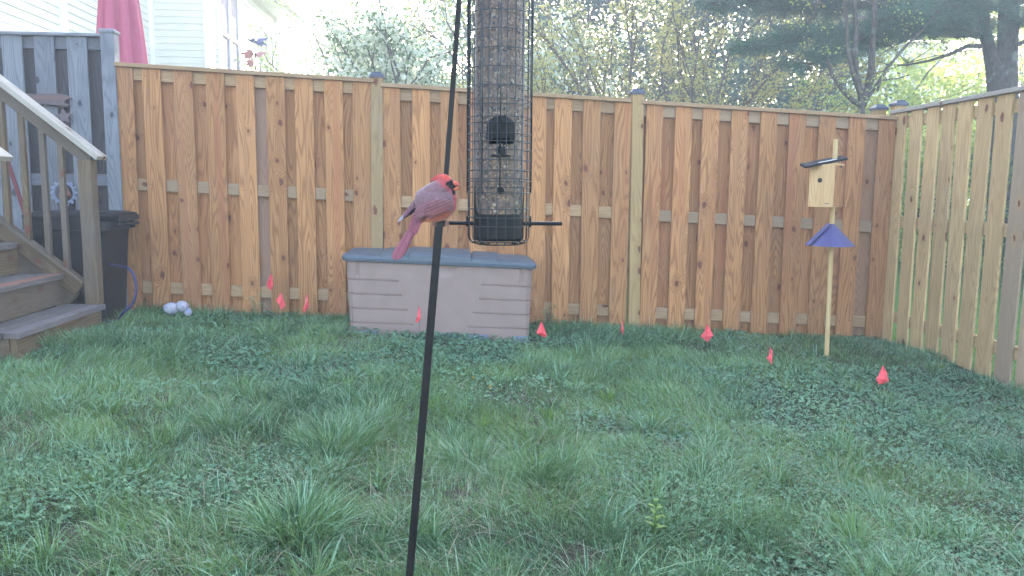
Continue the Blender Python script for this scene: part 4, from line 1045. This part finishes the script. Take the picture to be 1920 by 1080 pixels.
# ---------------------------------------------------------------- neighbour's house
def siding(mb, a, b, z0, z1, out, lap=.115):
    """lapped courses on the wall from a to b (xy), facing 'out'"""
    a = Vector((*a, 0)); b = Vector((*b, 0)); o = Vector((*out, 0)); L = (b-a).length; n = int((z1-z0)/lap)
    for k in range(n+1):
        za = z0+k*lap; zb_ = min(za+lap, z1)
        if za >= z1: break
        p = [a+o*.016+Vector((0, 0, za)), b+o*.016+Vector((0, 0, za)), b+o*.002+Vector((0, 0, zb_)), a+o*.002+Vector((0, 0, zb_))]
        mb.quad(p, [(0, 0), (L, 0), (L, lap), (0, lap)], (.5,)*3)
        mb.quad([a+Vector((0, 0, za)), b+Vector((0, 0, za)), b+o*.016+Vector((0, 0, za)), a+o*.016+Vector((0, 0, za))], [(0, 0)]*4, (.5,)*3)
def house():
    XA, XB, YJ, YE, ZT = -5.35, -4.36, 15., 20.6, 5.35
    root = empty('neighbour_house', (-8, 14, 0), 'cream sided two storey house behind the left end of the fence', 'house')
    mb = MB(); siding(mb, (XA, 5.), (XA, YJ), -.2, ZT+3, (1, 0)); siding(mb, (XA, YJ), (XB, YJ), -.2, ZT, (0, -1)); siding(mb, (XB, YJ), (XB, YE), -.2, ZT, (1, 0)); siding(mb, (XB, YE), (-12, YE), -.2, ZT, (0, 1))
    mb.box((-8.7, 10, 4), (6.68, 9.9, 8.4)); mb.box((-8.2, 17.8, 2.6), (7.64, 5.5, 5.5))
    mb.build('wall', M['siding'], root)
    for (x, y, h) in ((XA+.02, YJ-.02, 8.2), (XB+.0, YJ+.0, ZT), (XB, YE, ZT)): tr = MB(); tr.box((x, y, h/2), (.11, .11, h)); tr.build('corner_board', M['trim'], root, bevel=.004)
    tr = MB()
    yy = 15.*.0+at(115, 30, 10).y
    # corner board between the two shades of siding on the long wall
    v = ray(115, 30); t = XA/v.x; tr.box((XA+.02, (v*t).y, 4), (.06, .16, 8.4)); tr.build('corner_board', M['trim'], root, bevel=.004)
    sb = MB(); v = ray(40, 55); t = XA/v.x; p = CAM+v*t
    sb.box((XA+.04, p.y-.6, p.z-.1), (.08, 3.2, .12)); sb.build('trim_board', M['trim'], root, bevel=.004)
    for (y0, y1, z0, z1, mz) in ((15.65, 17.0, 2.6, 4.95, 4.05), (18.95, 20.15, 2.9, 4.75, 4.0)):
        wf = MB(); yc = (y0+y1)/2; zc = (z0+z1)/2
        for (y, z, sy, sz) in ((y0, zc, .08, z1-z0), (y1, zc, .08, z1-z0), (yc, z0, y1-y0+.08, .08), (yc, z1, y1-y0+.08, .08), (yc, zc, .05, z1-z0), (yc, mz, y1-y0-.08, .05)):
            wf.box((XB+.03+(.004 if sy == .05 else 0), y, z), (.05, sy, sz))
        wo = wf.build('window', M['trim'], root, bevel=.003)
        wp = MB(); wp.box((XB+.018, yc, zc), (.012, y1-y0, z1-z0)); wp.build('pane', M['glass'], wo)
    # shutter-like vertical trim left of the first window
    # roof with eave, fascia and gutter
    rf = MB(); ex = XB+.42
    rf.hexa([Vector(p) for p in ((-8.2, YJ-.3, ZT+1.9), (ex, YJ-.3, ZT-.02), (-8.2, YE+.35, ZT+1.9), (ex, YE+.35, ZT-.02), (-8.2, YJ-.3, ZT+2.05), (ex, YJ-.3, ZT+.12), (-8.2, YE+.35, ZT+2.05), (ex, YE+.35, ZT+.12))], (4, 6, .1)); rf.build('roof', M['shingle'], root)
    sf = MB(); sf.box((XB+.21, (YJ+YE)/2, ZT-.04), (.42, YE-YJ+.6, .03)); sf.box((ex-.01, (YJ+YE)/2, ZT+.03), (.03, YE-YJ+.62, .17)); sf.build('soffit', M['trim'], root)
    gt = MB(); gt.box((ex+.06, (YJ+YE)/2, ZT+.07), (.11, YE-YJ+.7, .10)); gt.build('gutter', M['trim'], root, bevel=.02)
    rf = MB(); rf.hexa([Vector(p) for p in ((-12, 4.6, 10.4), (XA+.4, 4.6, 8.2), (-12, YJ+.3, 10.4), (XA+.4, YJ+.3, 8.2), (-12, 4.6, 10.6), (XA+.4, 4.6, 8.4), (-12, YJ+.3, 10.6), (XA+.4, YJ+.3, 8.4))], (6, 10, .2)); rf.build('roof', M['shingle'], root)
house()
def far_house():
    c = at(1700, 150, 34); root = empty('distant_house', (c.x, 36, 0), 'pale blue-grey sided house far away behind the trees at the upper right', 'house')
    mb = MB(); siding(mb, (c.x-3.2, 34), (c.x+1.6, 34), -.3, c.z+1.6, (0, -1), .2); mb.box((c.x-.8, 37, 2.9), (4.7, 5.9, 6.4)); mb.build('wall', M['farwall'], root)
    rf = MB(); z = c.z+1.6
    rf.hexa([Vector(p) for p in ((c.x-3.6, 33.6, z), (c.x+2, 33.6, z), (c.x-3.6, 37, z+2), (c.x+2, 37, z+2), (c.x-3.6, 33.6, z+.15), (c.x+2, 33.6, z+.15), (c.x-3.6, 37, z+2.15), (c.x+2, 37, z+2.15))], (5, 4, .2)); rf.build('roof', M['shingle'], root)
    wd = MB(); wd.box((c.x+.2, 33.97, c.z+.5), (.9, .04, 1.2)); wd.build('window', M['glass'], root)
M['farwall'] = plain('far_siding', (.58, .64, .70), .6, .3, 0, .03, 3, .05)
far_house()

# ---------------------------------------------------------------- closed umbrella, garden stake
def umbrella():
    Y = 8.3; b = at(229, 118, Y); t = at(219, -60, Y); cx = b.x; z0 = b.z-.32; z1 = t.z+.5
    root = empty('closed_umbrella', (cx, Y, gz(cx)), 'closed dusty red patio umbrella standing behind the fence', 'umbrella')
    mb = MB(); prof = []
    for k in range(25):
        q = k/24; z = z0+(z1-z0)*q; r = .215*(1-q)**.55*.98+.02
        if q < .06: r *= 1+.04*math.sin(q*50)
        prof.append((r, z))
    mb.lathe((cx, Y, 0), prof, 96, fn=lambda a, z: 1+.16*math.cos(8*a+z*.5)+.05*math.cos(16*a+1+z*1.5))
    mb.build('canopy', M['umb'], root, smooth=True)
    mb = MB(); mb.tube([(cx, Y, gz(cx)), (cx, Y, z1+.06)], .019, 10); mb.build('pole', M['trim'], root, smooth=True)
umbrella()
def spinner():
    Y = 7.6; f = at(480, 140, Y); top = at(478, 70, Y); root = empty('garden_stake', (f.x, Y, gz(f.x)), 'thin garden stake with a metal bird and rust coloured leaf ornaments above the fence', 'ornament')
    mb = MB(); mb.tube([(f.x, Y, gz(f.x)), (f.x, Y, top.z)], .005, 8); mb.build('rod', M['metal'], root)
    def leaf(mb, p, L, wd, ang, tilt):
        d = Vector((math.cos(ang), math.sin(tilt)*.5, math.sin(ang))).normalized(); s_ = Vector((-d.z, .5, d.x)).normalized(); pts = [(0, 0), (.3, .5), (.6, .45), (1, 0), (.6, -.4), (.3, -.5)]
        mb.quad([Vector(p)+d*L*a+s_*wd*b+Vector((0, .01*abs(b), 0)) for a, b in pts], [(0, 0)]*6, (.5,)*3)
    q = at(478, 78, Y); b_ = MB(); b_.ball(q, .018, 10); b_.ball(q+Vector((-.02, 0, .018)), .012, 8)
    for (a, L, w_) in ((2.8, .10, .03), (-.2, .12, .05), (.35, .13, .05), (2.2, .07, .03), (-.5, .07, .04)): leaf(b_, q, L, w_, a, 1)
    b_.build('metal_bird', M['steel'], root)
    q = at(476, 101, Y); b_ = MB()
    for (a, L, w_) in ((3.1, .13, .05), (.1, .13, .04), (3.5, .11, .05), (2.6, .09, .05), (-.3, .08, .04)): leaf(b_, q, L, w_, a, .4)
    q2 = at(469, 118, Y)
    for k in range(7): leaf(b_, q2, .05, .03, k*.9, .4)
    b_.build('leaf_ornament', M['rustl'], root)
M['steel'] = plain('hazed_metal', (.16, .16, .24), .5, .5)  # metal lightened: fading by haze is put into the colour
M['rustl'] = plain('hazed_rust_leaf', (.45, .24, .22), .6, .4)  # rust tone paled too, with haze mixed into its colour
spinner()

# ---------------------------------------------------------------- trees
def grow(segs, tips, p, d, L, r, depth, spread, nchild, rnd, up=.0, shrink=.72, steps=4, droop=0):
    pts = [p.copy()]; dd = d.copy()
    for i in range(steps):
        dd = (dd+Vector((rnd.gauss(0, .10), rnd.gauss(0, .10), rnd.gauss(0, .07)+up-droop*i/steps))).normalized(); p = p+dd*L/steps; pts.append(p.copy())
    segs.append((pts, r, r*(.62 if depth else .3)))
    if depth == 0: tips.extend([(q, dd) for q in pts[1:]]); return
    for k in range(nchild):
        t = rnd.uniform(.35, 1.) if k else 1.; idx = min(steps, int(t*steps)); q = pts[idx]
        ax = Vector((rnd.gauss(0, 1), rnd.gauss(0, 1), rnd.gauss(0, .6))).normalized(); nd = (dd+ax*spread).normalized()
        grow(segs, tips, q, nd, L*shrink*rnd.uniform(.75, 1.15), r*.6, depth-1, spread, nchild, rnd, up, shrink, steps, droop)
    if depth == 1: tips.extend([(q, dd) for q in pts[2:]])
def leaves_np(C, size, n_per, spread, flat=1.0, aspect=1.6, r=None, tiltdown=0):
    r = r or rng; m = len(C)*n_per; P = np.repeat(C, n_per, 0)+r.normal(0, 1, (m, 3))*np.array([spread, spread, spread*flat])
    a = r.normal(0, 1, (m, 3)); a[:, 2] *= .6; a /= np.linalg.norm(a, axis=1)[:, None]; b = r.normal(0, 1, (m, 3)); b -= a*(a*b).sum(1)[:, None]; b /= np.linalg.norm(b, axis=1)[:, None]
    L = size*(.6+.8*r.random(m))[:, None]; Wd = L/aspect
    V = np.stack([P, P+a*L*.5+b*Wd*.5, P+a*L, P+a*L*.5-b*Wd*.5], 1).reshape(-1, 3)
    col = np.repeat(r.random((m, 3)), 4, 0); Fq = np.arange(m*4).reshape(-1, 4); return V, col, Fq
def add_segs(mb, segs, minr=0, n=6):
    for pts, r0, r1 in segs:
        m = len(pts); mb.tube(pts, [r0+(r1-r0)*i/(m-1) for i in range(m)], n if r0 > .02 else 4, cap=False, rn=(.5,)*3)
def tree(name, label, base, stems, leafm, barkm, size, n_per, spread, depth=3, nchild=3, sp=.6, flat=.6, seed=1, blossom=None, group=None, up=.03, cat='tree', shrink=.72, aspect=1.6, steps=4, droop=0, clip=None):
    rnd = random.Random(seed); root = empty(name, (base.x, base.y, gz(base.x)), label, cat, group); segs = []; tips = []
    for (dv, L, r) in stems: grow(segs, tips, Vector((base.x+rnd.gauss(0, .05), base.y+rnd.gauss(0, .05), gz(base.x)-.05)), Vector(dv).normalized(), L, r, depth, sp, nchild, rnd, up, shrink, steps, droop)
    mb = MB(); add_segs(mb, segs); mb.build('trunk', barkm, root, smooth=True)
    C = np.array([t[0][:] for t in tips]); r2 = np.random.default_rng(seed)
    V, c, Fq = leaves_np(C, size, n_per, spread, flat, aspect, r2); np_mesh('crown', V, Fq, c, leafm, root)
    if blossom:
        k = r2.random(len(C)) < blossom[1]; V, c, Fq = leaves_np(C[k]+np.array([0, 0, spread*.25]), blossom[2], blossom[3], spread*.9, flat*.5, 1.05, r2); np_mesh('blossoms', V, Fq, c, blossom[0], root)
    return len(segs), len(C)
def trees():
    b = at(1235, 300, 12.5)
    st = []
    rr = random.Random(4)
    for k in range(15):
        a = -1.05+2.1*k/14+rr.uniform(-.06, .06); st.append(((math.sin(a)*1.0, rr.uniform(-.35, .5), .95*math.cos(a)+.25), rr.uniform(1.9, 2.6), rr.uniform(.03, .05)))
    print('t1', tree('spring_tree', 'wide many stemmed tree with small yellow green leaves fanning out behind the middle post', b, st, M['leafy'], M['barkpale'], .05, 15, .09, 3, 3, .42, .45, 11, up=.02))
    b = at(790, 300, 15)
    print('t2', tree('dogwood_tree', 'white flowering dogwood behind the fence to the left of the feeder', b, [((-.5, 0, 1), 2.2, .06), ((.1, .2, 1), 2.4, .07), ((.6, -.1, 1), 2.2, .06), ((-.15, -.3, 1), 2.0, .05), ((.3, .3, 1), 2.3, .05)], M['dogleaf'], M['bark'], .085, 9, .16, 3, 3, .65, .45, 12, (M['blossom'], .9, .09, 12)))
    b = at(585, 300, 17)
    print('t3', tree('thin_tree', 'sparse pale tree with open branches just right of the cream house', b, [((-.1, 0, .8), 2.0, .05), ((.3, .2, 1), 2.0, .05), ((.75, -.1, .7), 2.0, .04), ((-.1, .1, .9), 1.7, .04)], M['dogleaf'], M['bark'], .08, 9, .10, 3, 2, .7, .4, 13, up=.0))
    # small multi stem tree near the corner
    root_b = at(1618, 260, 9.5)
    rnd = random.Random(5); root = empty('crape_myrtle', (root_b.x, 9.5, gz(root_b.x)), 'small bare stemmed tree with curved trunks rising behind the fence corner', 'tree')
    mb = MB(); Y = 9.5
    for pts, r0 in (([(1618, 300), (1617, 200), (1612, 175), (1597, 130), (1590, 100), (1587, 40), (1580, -30)], .035), ([(1618, 200), (1614, 170), (1606, 140), (1603, 100), (1606, 60), (1600, -20)], .045), ([(1618, 190), (1628, 165), (1634, 130), (1636, 80), (1640, 40), (1640, -30)], .05), ([(1618, 200), (1640, 165), (1665, 125), (1695, 90), (1730, 55), (1760, 20)], .022), ([(1645, 170), (1655, 140), (1690, 92)], .016), ([(1655, 150), (1685, 147), (1705, 140)], .010), ([(1618, 200), (1600, 190), (1580, 170), (1560, 140), (1552, 110)], .035)):
        P = [at(x, y, Y+.1*math.sin(i*1.3+x)) for i, (x, y) in enumerate(pts)]
        Q = []
        for a_, b_ in zip(P[:-1], P[1:]):
            for k in range(3): Q.append(a_.lerp(b_, k/3))
        Q.append(P[-1]); mb.tube(Q, [r0*(1-.5*i/len(Q)) for i in range(len(Q))], 7, cap=False)
    mb.build('trunk', M['bark'], root, smooth=True)
    C = np.array([at(rnd.uniform(1490, 1720), rnd.uniform(-80, 205) if rnd.random() < .55 else rnd.uniform(150, 205), Y+rnd.uniform(-.5, .8))[:] for k in range(120)])
    V, c, Fq = leaves_np(C, .032, 12, .07, .5); np_mesh('crown', V, Fq, c, M['leafb'], root)
    # pine: twin trunk and long level boughs
    Y = 11.; base = at(1885, 340, Y); root = empty('pine_tree', (base.x, Y, gz(base.x)), 'large dark pine with a forked trunk and drooping needle boughs at the upper right', 'tree')
    mb = MB(); s = Y/1500
    for pts, rr_ in (([(1882, 420), (1882, 200), (1882, 165), (1888, 130), (1889, 80), (1891, 30), (1897, -40), (1900, -160), (1905, -400)], [30, 27, 24, 18.5, 18, 18, 18, 15, 8]), ([(1872, 200), (1872, 165), (1862, 120), (1853, 85), (1845, 50), (1840, 0), (1835, -60), (1832, -200), (1836, -340)], [22, 20, 14, 11.5, 10.5, 10.5, 10, 8, 4])):
        P = [at(x, y, Y) for x, y in pts]; mb.tube(P, [r*s for r in rr_], 16, cap=False, rn=(.4,)*3)
    needles = []; rnd = random.Random(9)
    def bough(px0, py0, px1, py1, sag, r0, dY, tuftn, bare=.0):
        A = at(px0, py0, Y); B = at(px1, py1, Y+dY); n = 14; P = []
        for k in range(n+1): t = k/n; q = A.lerp(B, t)+Vector((0, 0, sag*math.sin(PI*t)+rnd.gauss(0, .02))); P.append(q)
        mb.tube(P, [r0*(1-.8*k/n) for k in range(n+1)], 6, cap=False, rn=(.4,)*3)
        L = (B-A).length
        for k in range(int(tuftn*1.35)):
            t = bare+(1-bare)*rnd.random()**.8; i = min(n-1, int(t*n)); q = P[i].lerp(P[i+1], t*n-i)
            d = Vector((rnd.gauss(0, .8), rnd.gauss(0, .8), rnd.gauss(.05, .16))); d = d.normalized()*rnd.uniform(.25, .75)*(1-.4*t)
            e = q+d; mb.tube([q, q.lerp(e, .5)+Vector((0, 0, .02)), e], [.008, .005, .003], 4, cap=False, rn=(.4,)*3)
            for j in range(5): needles.append((q.lerp(e, .35+.65*j/4), d.normalized()))
    for a in [(1850, 60, 1400, 95, .15, .045, -.8, 85, .15), (1850, 30, 1440, 20, .1, .04, .5, 80, .1), (1850, 55, 1500, 128, .25, .05, -1.2, 85, .15), (1845, 20, 1560, -20, .1, .04, -1., 75, 0), (1845, -20, 1380, -40, .2, .045, 0, 90, 0), (1845, 10, 1640, 40, .1, .03, -1.6, 60, 0), (1890, 40, 2050, 60, .1, .04, -.6, 50, .0), (1890, 10, 2080, 0, .1, .04, .6, 60, .0), (1850, -60, 1480, -90, .1, .04, 1., 80, 0), (1900, -60, 2100, -70, .1, .04, 0, 70, 0), (1845, 45, 1700, 25, .05, .03, 1.2, 45, 0), (1850, 70, 1590, 90, .12, .035, .6, 60, .2), (1850, 0, 1330, 10, .2, .04, -.4, 80, .25)]: bough(*a)
    # bare dead limb under the crown
    P = [at(x, y, Y-.3) for x, y in ((1843, 86), (1815, 86), (1780, 102), (1745, 113), (1700, 122), (1672, 122), (1645, 116))]; mb.tube(P, [.035, .03, .026, .02, .015, .01, .006], 6, cap=False)
    P = [at(x, y, Y-.3) for x, y in ((1905, 85), (1925, 76), (1960, 60))]; mb.tube(P, [.035, .03, .02], 6, cap=False)
    mb.build('trunk', M['barkpine'], root, smooth=True)
    Cn = np.array([n[0][:] for n in needles]); Dn = np.array([n[1][:] for n in needles]); k = 27; m = len(Cn)*k
    P0 = np.repeat(Cn, k, 0)+rng.normal(0, .03, (m, 3)); dirs = np.repeat(Dn, k, 0)*.7+rng.normal(0, .6, (m, 3)); dirs[:, 2] -= .05; dirs /= np.linalg.norm(dirs, axis=1)[:, None]
    Ln = (.08+.06*rng.random(m))[:, None]; sd = np.cross(dirs, rng.normal(0, 1, (m, 3))); sd /= np.linalg.norm(sd, axis=1)[:, None]; sd *= .0032
    V = np.stack([P0-sd, P0+sd, P0+dirs*Ln], 1).reshape(-1, 3); col = np.repeat(rng.random((m, 3)), 3, 0); Fq = np.arange(m*3).reshape(-1, 3)
    np_mesh('crown', V, Fq, col, M['needle'], root, size=3); print('needles', m)
trees()
def far_trees():
    # separate trees and bushes behind: (px centre, distance, crown half-width, crown bottom z, crown top z, kind, label)
    L = [(930, 24, 2.6, 1.2, 9, 0, 'tall hazy green tree directly behind the feeder'),
         (1120, 27, 3.0, .8, 10, 0, 'dense blue green tree behind the left side of the many stemmed tree'),
         (1330, 25, 2.8, .8, 10, 1, 'dark tree mass seen through the middle of the many stemmed tree'),
         (1490, 22, 2.2, .6, 9, 0, 'hazy tree filling the gap left of the fence corner'),
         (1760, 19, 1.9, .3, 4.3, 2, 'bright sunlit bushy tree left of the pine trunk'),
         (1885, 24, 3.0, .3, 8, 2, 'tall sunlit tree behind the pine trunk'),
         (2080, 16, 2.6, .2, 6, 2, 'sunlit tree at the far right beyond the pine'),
         (700, 30, 3.2, 1.5, 6.5, 0, 'distant pale tree behind the dogwood'),
         (1640, 15, 1.3, .2, 2.6, 2, 'low yellow green bush just behind the fence corner'),
         (1800, 13, 1.1, .2, 2.2, 2, 'low bright bush beside the pine foot'),
         (1010, 20, 2.2, .8, 8, 3, 'dark blue green evergreen just right of the feeder beyond the fence'),
         (1210, 21, 2.4, .6, 9, 3, 'dark blue green evergreen directly behind the middle fence post'),
         (1420, 19, 2.2, .5, 8, 3, 'dark blue green evergreen behind the right half of the many stemmed tree'),
         (2000, 10.5, 1.3, .1, 1.7, 1, 'dark shrub beyond the right side fence'),
         (2300, 9.5, 1.6, .1, 2.2, 1, 'tall green shrub far along the right side fence')]
    for i, (px, Y, hw, z0, z1, kd, lab) in enumerate(L):
        c = at(px, 250, Y); rnd = random.Random(100+i); r2 = np.random.default_rng(100+i)
        root = empty('bush' if z1 < 3 else 'background_tree', (c.x, Y, gz(c.x)), lab, 'bush' if z1 < 3 else 'tree', 'trees and bushes beyond the fences')
        mb = MB(); H = z1-z0
        for k in range(3 if z1 < 3 else 4):
            a = Vector((rnd.gauss(0, .25), rnd.gauss(0, .25), 1)); P = [Vector((c.x, Y, gz(c.x)))]
            for q in range(6): P.append(P[-1]+Vector((a.x+rnd.gauss(0, .12), a.y+rnd.gauss(0, .12), 1)).normalized()*(z1*.85/6))
            mb.tube(P, [hw*.05*(1-.13*q) for q in range(7)], 6, cap=False)
            for q in range(2, 7):
                for w_ in range(2):
                    e = P[q]+Vector((rnd.gauss(0, 1), rnd.gauss(0, .8), .35)).normalized()*hw*.7; mb.tube([P[q], P[q].lerp(e, .5)+Vector((0, 0, .1)), e], [hw*.018, hw*.012, .01], 4, cap=False)
        mb.build('trunk', M['bark'], root, smooth=True)
        ncl = 90 if z1 >= 3 else 45
        if kd == 2 and z1 > 4: ncl = 55
        th = r2.uniform(0, 2*PI, ncl); zz = r2.uniform(0, 1, ncl); rad = hw*np.sqrt(r2.random(ncl))*np.sqrt(np.clip(1.05-np.abs(zz*2-.75)**2*.5, .15, 1))
        C = np.stack([c.x+np.cos(th)*rad, Y+np.sin(th)*rad*.8, z0+zz*H], -1)
        # small twigs of leaves inside every clump
        cl = np.repeat(C, 14, 0)+r2.normal(0, 1, (ncl*14, 3))*np.array([.34, .34, .18])*hw*.55
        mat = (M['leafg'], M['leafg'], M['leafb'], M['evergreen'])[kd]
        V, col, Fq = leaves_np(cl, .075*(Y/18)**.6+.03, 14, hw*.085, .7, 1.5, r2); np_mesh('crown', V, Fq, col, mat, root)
far_trees()

# ---------------------------------------------------------------- weeds and tufts in the lawn
def weeds():
    p = gat(1225, 1010); root = empty('weed_plant', p, 'upright light green weed with pointed leaves low in the lawn', 'plant')
    mb = MB(); top = p+Vector((.006, 0, .115)); mb.tube([p-Vector((0, 0, .01)), p+Vector((.004, 0, .06)), top], [.003, .0025, .0015], 6); mb.build('stem', M['tuft'], root)
    lf = MB()
    for k in range(12):
        z = .035+.085*k/11; a = k*2.4; L = .052-.0015*k; b = p+Vector((.004, 0, z)); d = Vector((math.cos(a), math.sin(a), .55+.05*k)).normalized(); s_ = Vector((-math.sin(a), math.cos(a), 0))
        pr = None
        for (t0, w0), (t1, w1) in zip([(0, .0015), (.35, .0085), (.7, .006), (1, .0005)][:-1], [(0, .0015), (.35, .0085), (.7, .006), (1, .0005)][1:]):
            q0 = b+d*L*t0-Vector((0, 0, .02*t0*t0)); q1 = b+d*L*t1-Vector((0, 0, .02*t1*t1)); lf.quad([q0-s_*w0, q0+s_*w0, q1+s_*w1, q1-s_*w1], [(0, 0)]*4, (random.random(),)*3)
    lf.build('leaves', M['tuft'], root)
    for (px, py, h, lab) in ((1138, 755, .13, 'bright yellow green grass tuft right of centre in the mid lawn'), (1030, 790, .10, 'small splayed bright grass tuft left of the larger one in the mid lawn'), (1230, 800, .12, 'bright grass tuft nearest below and right of the middle of the lawn'), (905, 805, .11, 'thin bright grass tuft just right of the black pole'), (810, 770, .10, 'bright grass tuft touching the right side of the black pole'), (1005, 880, .10, 'low bright grass tuft in the near lawn right of the black pole')):
        p = gat(px, py); n = 34; a = rng.uniform(0, 2*PI, n); rr = .018*np.sqrt(rng.random(n))
        v, c, f = blades(np.cos(a)*rr, np.sin(a)*rr, h*(.55+.5*rng.random(n)), .0042+.002*rng.random(n), np.clip(rng.normal(.55, .25, n), .1, 1.2), a, rng.random((n, 3)), 5, z0=np.zeros(n))
        o = np_mesh('grass_tuft', v, f, c, M['tuft']); o.location = (p.x, p.y, gz(p.x)); tag(o, lab, 'grass tuft', 'bright grass tufts')
    for (px, py, lab) in ((888, 725, 'left one of the small yellow flowers in the lawn right of the pole'), (921, 715, 'upper right one of the small yellow flowers in the lawn'), (919, 742, 'lower right one of the small yellow flowers in the lawn')):
        p = gat(px, py); mb = MB(); h = .05; c = Vector((p.x, p.y, p.z+h))
        mb.tube([p, c], .0012, 5)
        for k in range(14):
            a = 2*PI*k/14; d = Vector((math.cos(a), math.sin(a), .35)); s_ = Vector((-math.sin(a), math.cos(a), 0)); mb.quad([c, c+d*.006-s_*.0022, c+d*.011, c+d*.006+s_*.0022], [(0, 0)]*4, (random.random(),)*3)
        mb.ball(c+Vector((0, 0, .001)), .004, 8); o = mb.build('yellow_flower', M['yellow']); tag(o, lab, 'flower', 'small yellow flowers')
    # broad leaved seedlings along the fence foot
    for (px, py, lab) in ((480, 558, 'small leafy seedling at the fence foot between the stones and the flags'), (1030, 592, 'small leafy seedling at the fence foot just right of the storage box')):
        p = at(px, py, 6.2); root = empty('seedling', (p.x, 6.2, gz(p.x)), lab, 'plant'); mb = MB(); st = MB()
        for k in range(6):
            a = k*1.1; t = Vector((p.x+.05*math.cos(a), 6.2+.03*math.sin(a), gz(p.x)+.10+.02*k)); st.tube([(p.x, 6.2, gz(p.x)), t], .002, 5)
            for j in range(3):
                b_ = a+j*2.1; d = Vector((math.cos(b_), math.sin(b_), .15)); s_ = Vector((-math.sin(b_), math.cos(b_), .1)); mb.quad([t, t+d*.022-s_*.012, t+d*.042, t+d*.022+s_*.012], [(0, 0)]*4, (random.random(),)*3)
        st.build('stem', M['clover'], root); mb.build('leaves', M['clover'], root)
weeds()

# ---------------------------------------------------------------- haze volume added to stand in for the lens veil
def haze():
    me = bpy.data.meshes.new('haze'); x0, x1, y0, y1, z0, z1 = -401, 401, -61, 601, -2.5, 16
    V = [(x, y, z) for z in (z0, z1) for y in (y0, y1) for x in (x0, x1)]
    me.from_pydata(V, [], [(0, 1, 5, 4), (1, 3, 7, 5), (3, 2, 6, 7), (2, 0, 4, 6), (4, 5, 7, 6), (2, 3, 1, 0)]); me.update()
    m = bpy.data.materials.new('haze'); m.use_nodes = True; t = m.node_tree; t.nodes.remove(t.nodes['Principled BSDF'])
    v = t.nodes.new('ShaderNodeVolumePrincipled'); v.inputs['Color'].default_value = (.88, .92, 1, 1); v.inputs['Density'].default_value = .0095; v.inputs['Anisotropy'].default_value = .35
    t.links.new(v.outputs[0], t.nodes['Material Output'].inputs['Volume'])
    o = link('haze', me, m); tag(o, 'pale haze added over the yard and trees to stand in for lens veil', 'haze', kind='stuff')
haze()
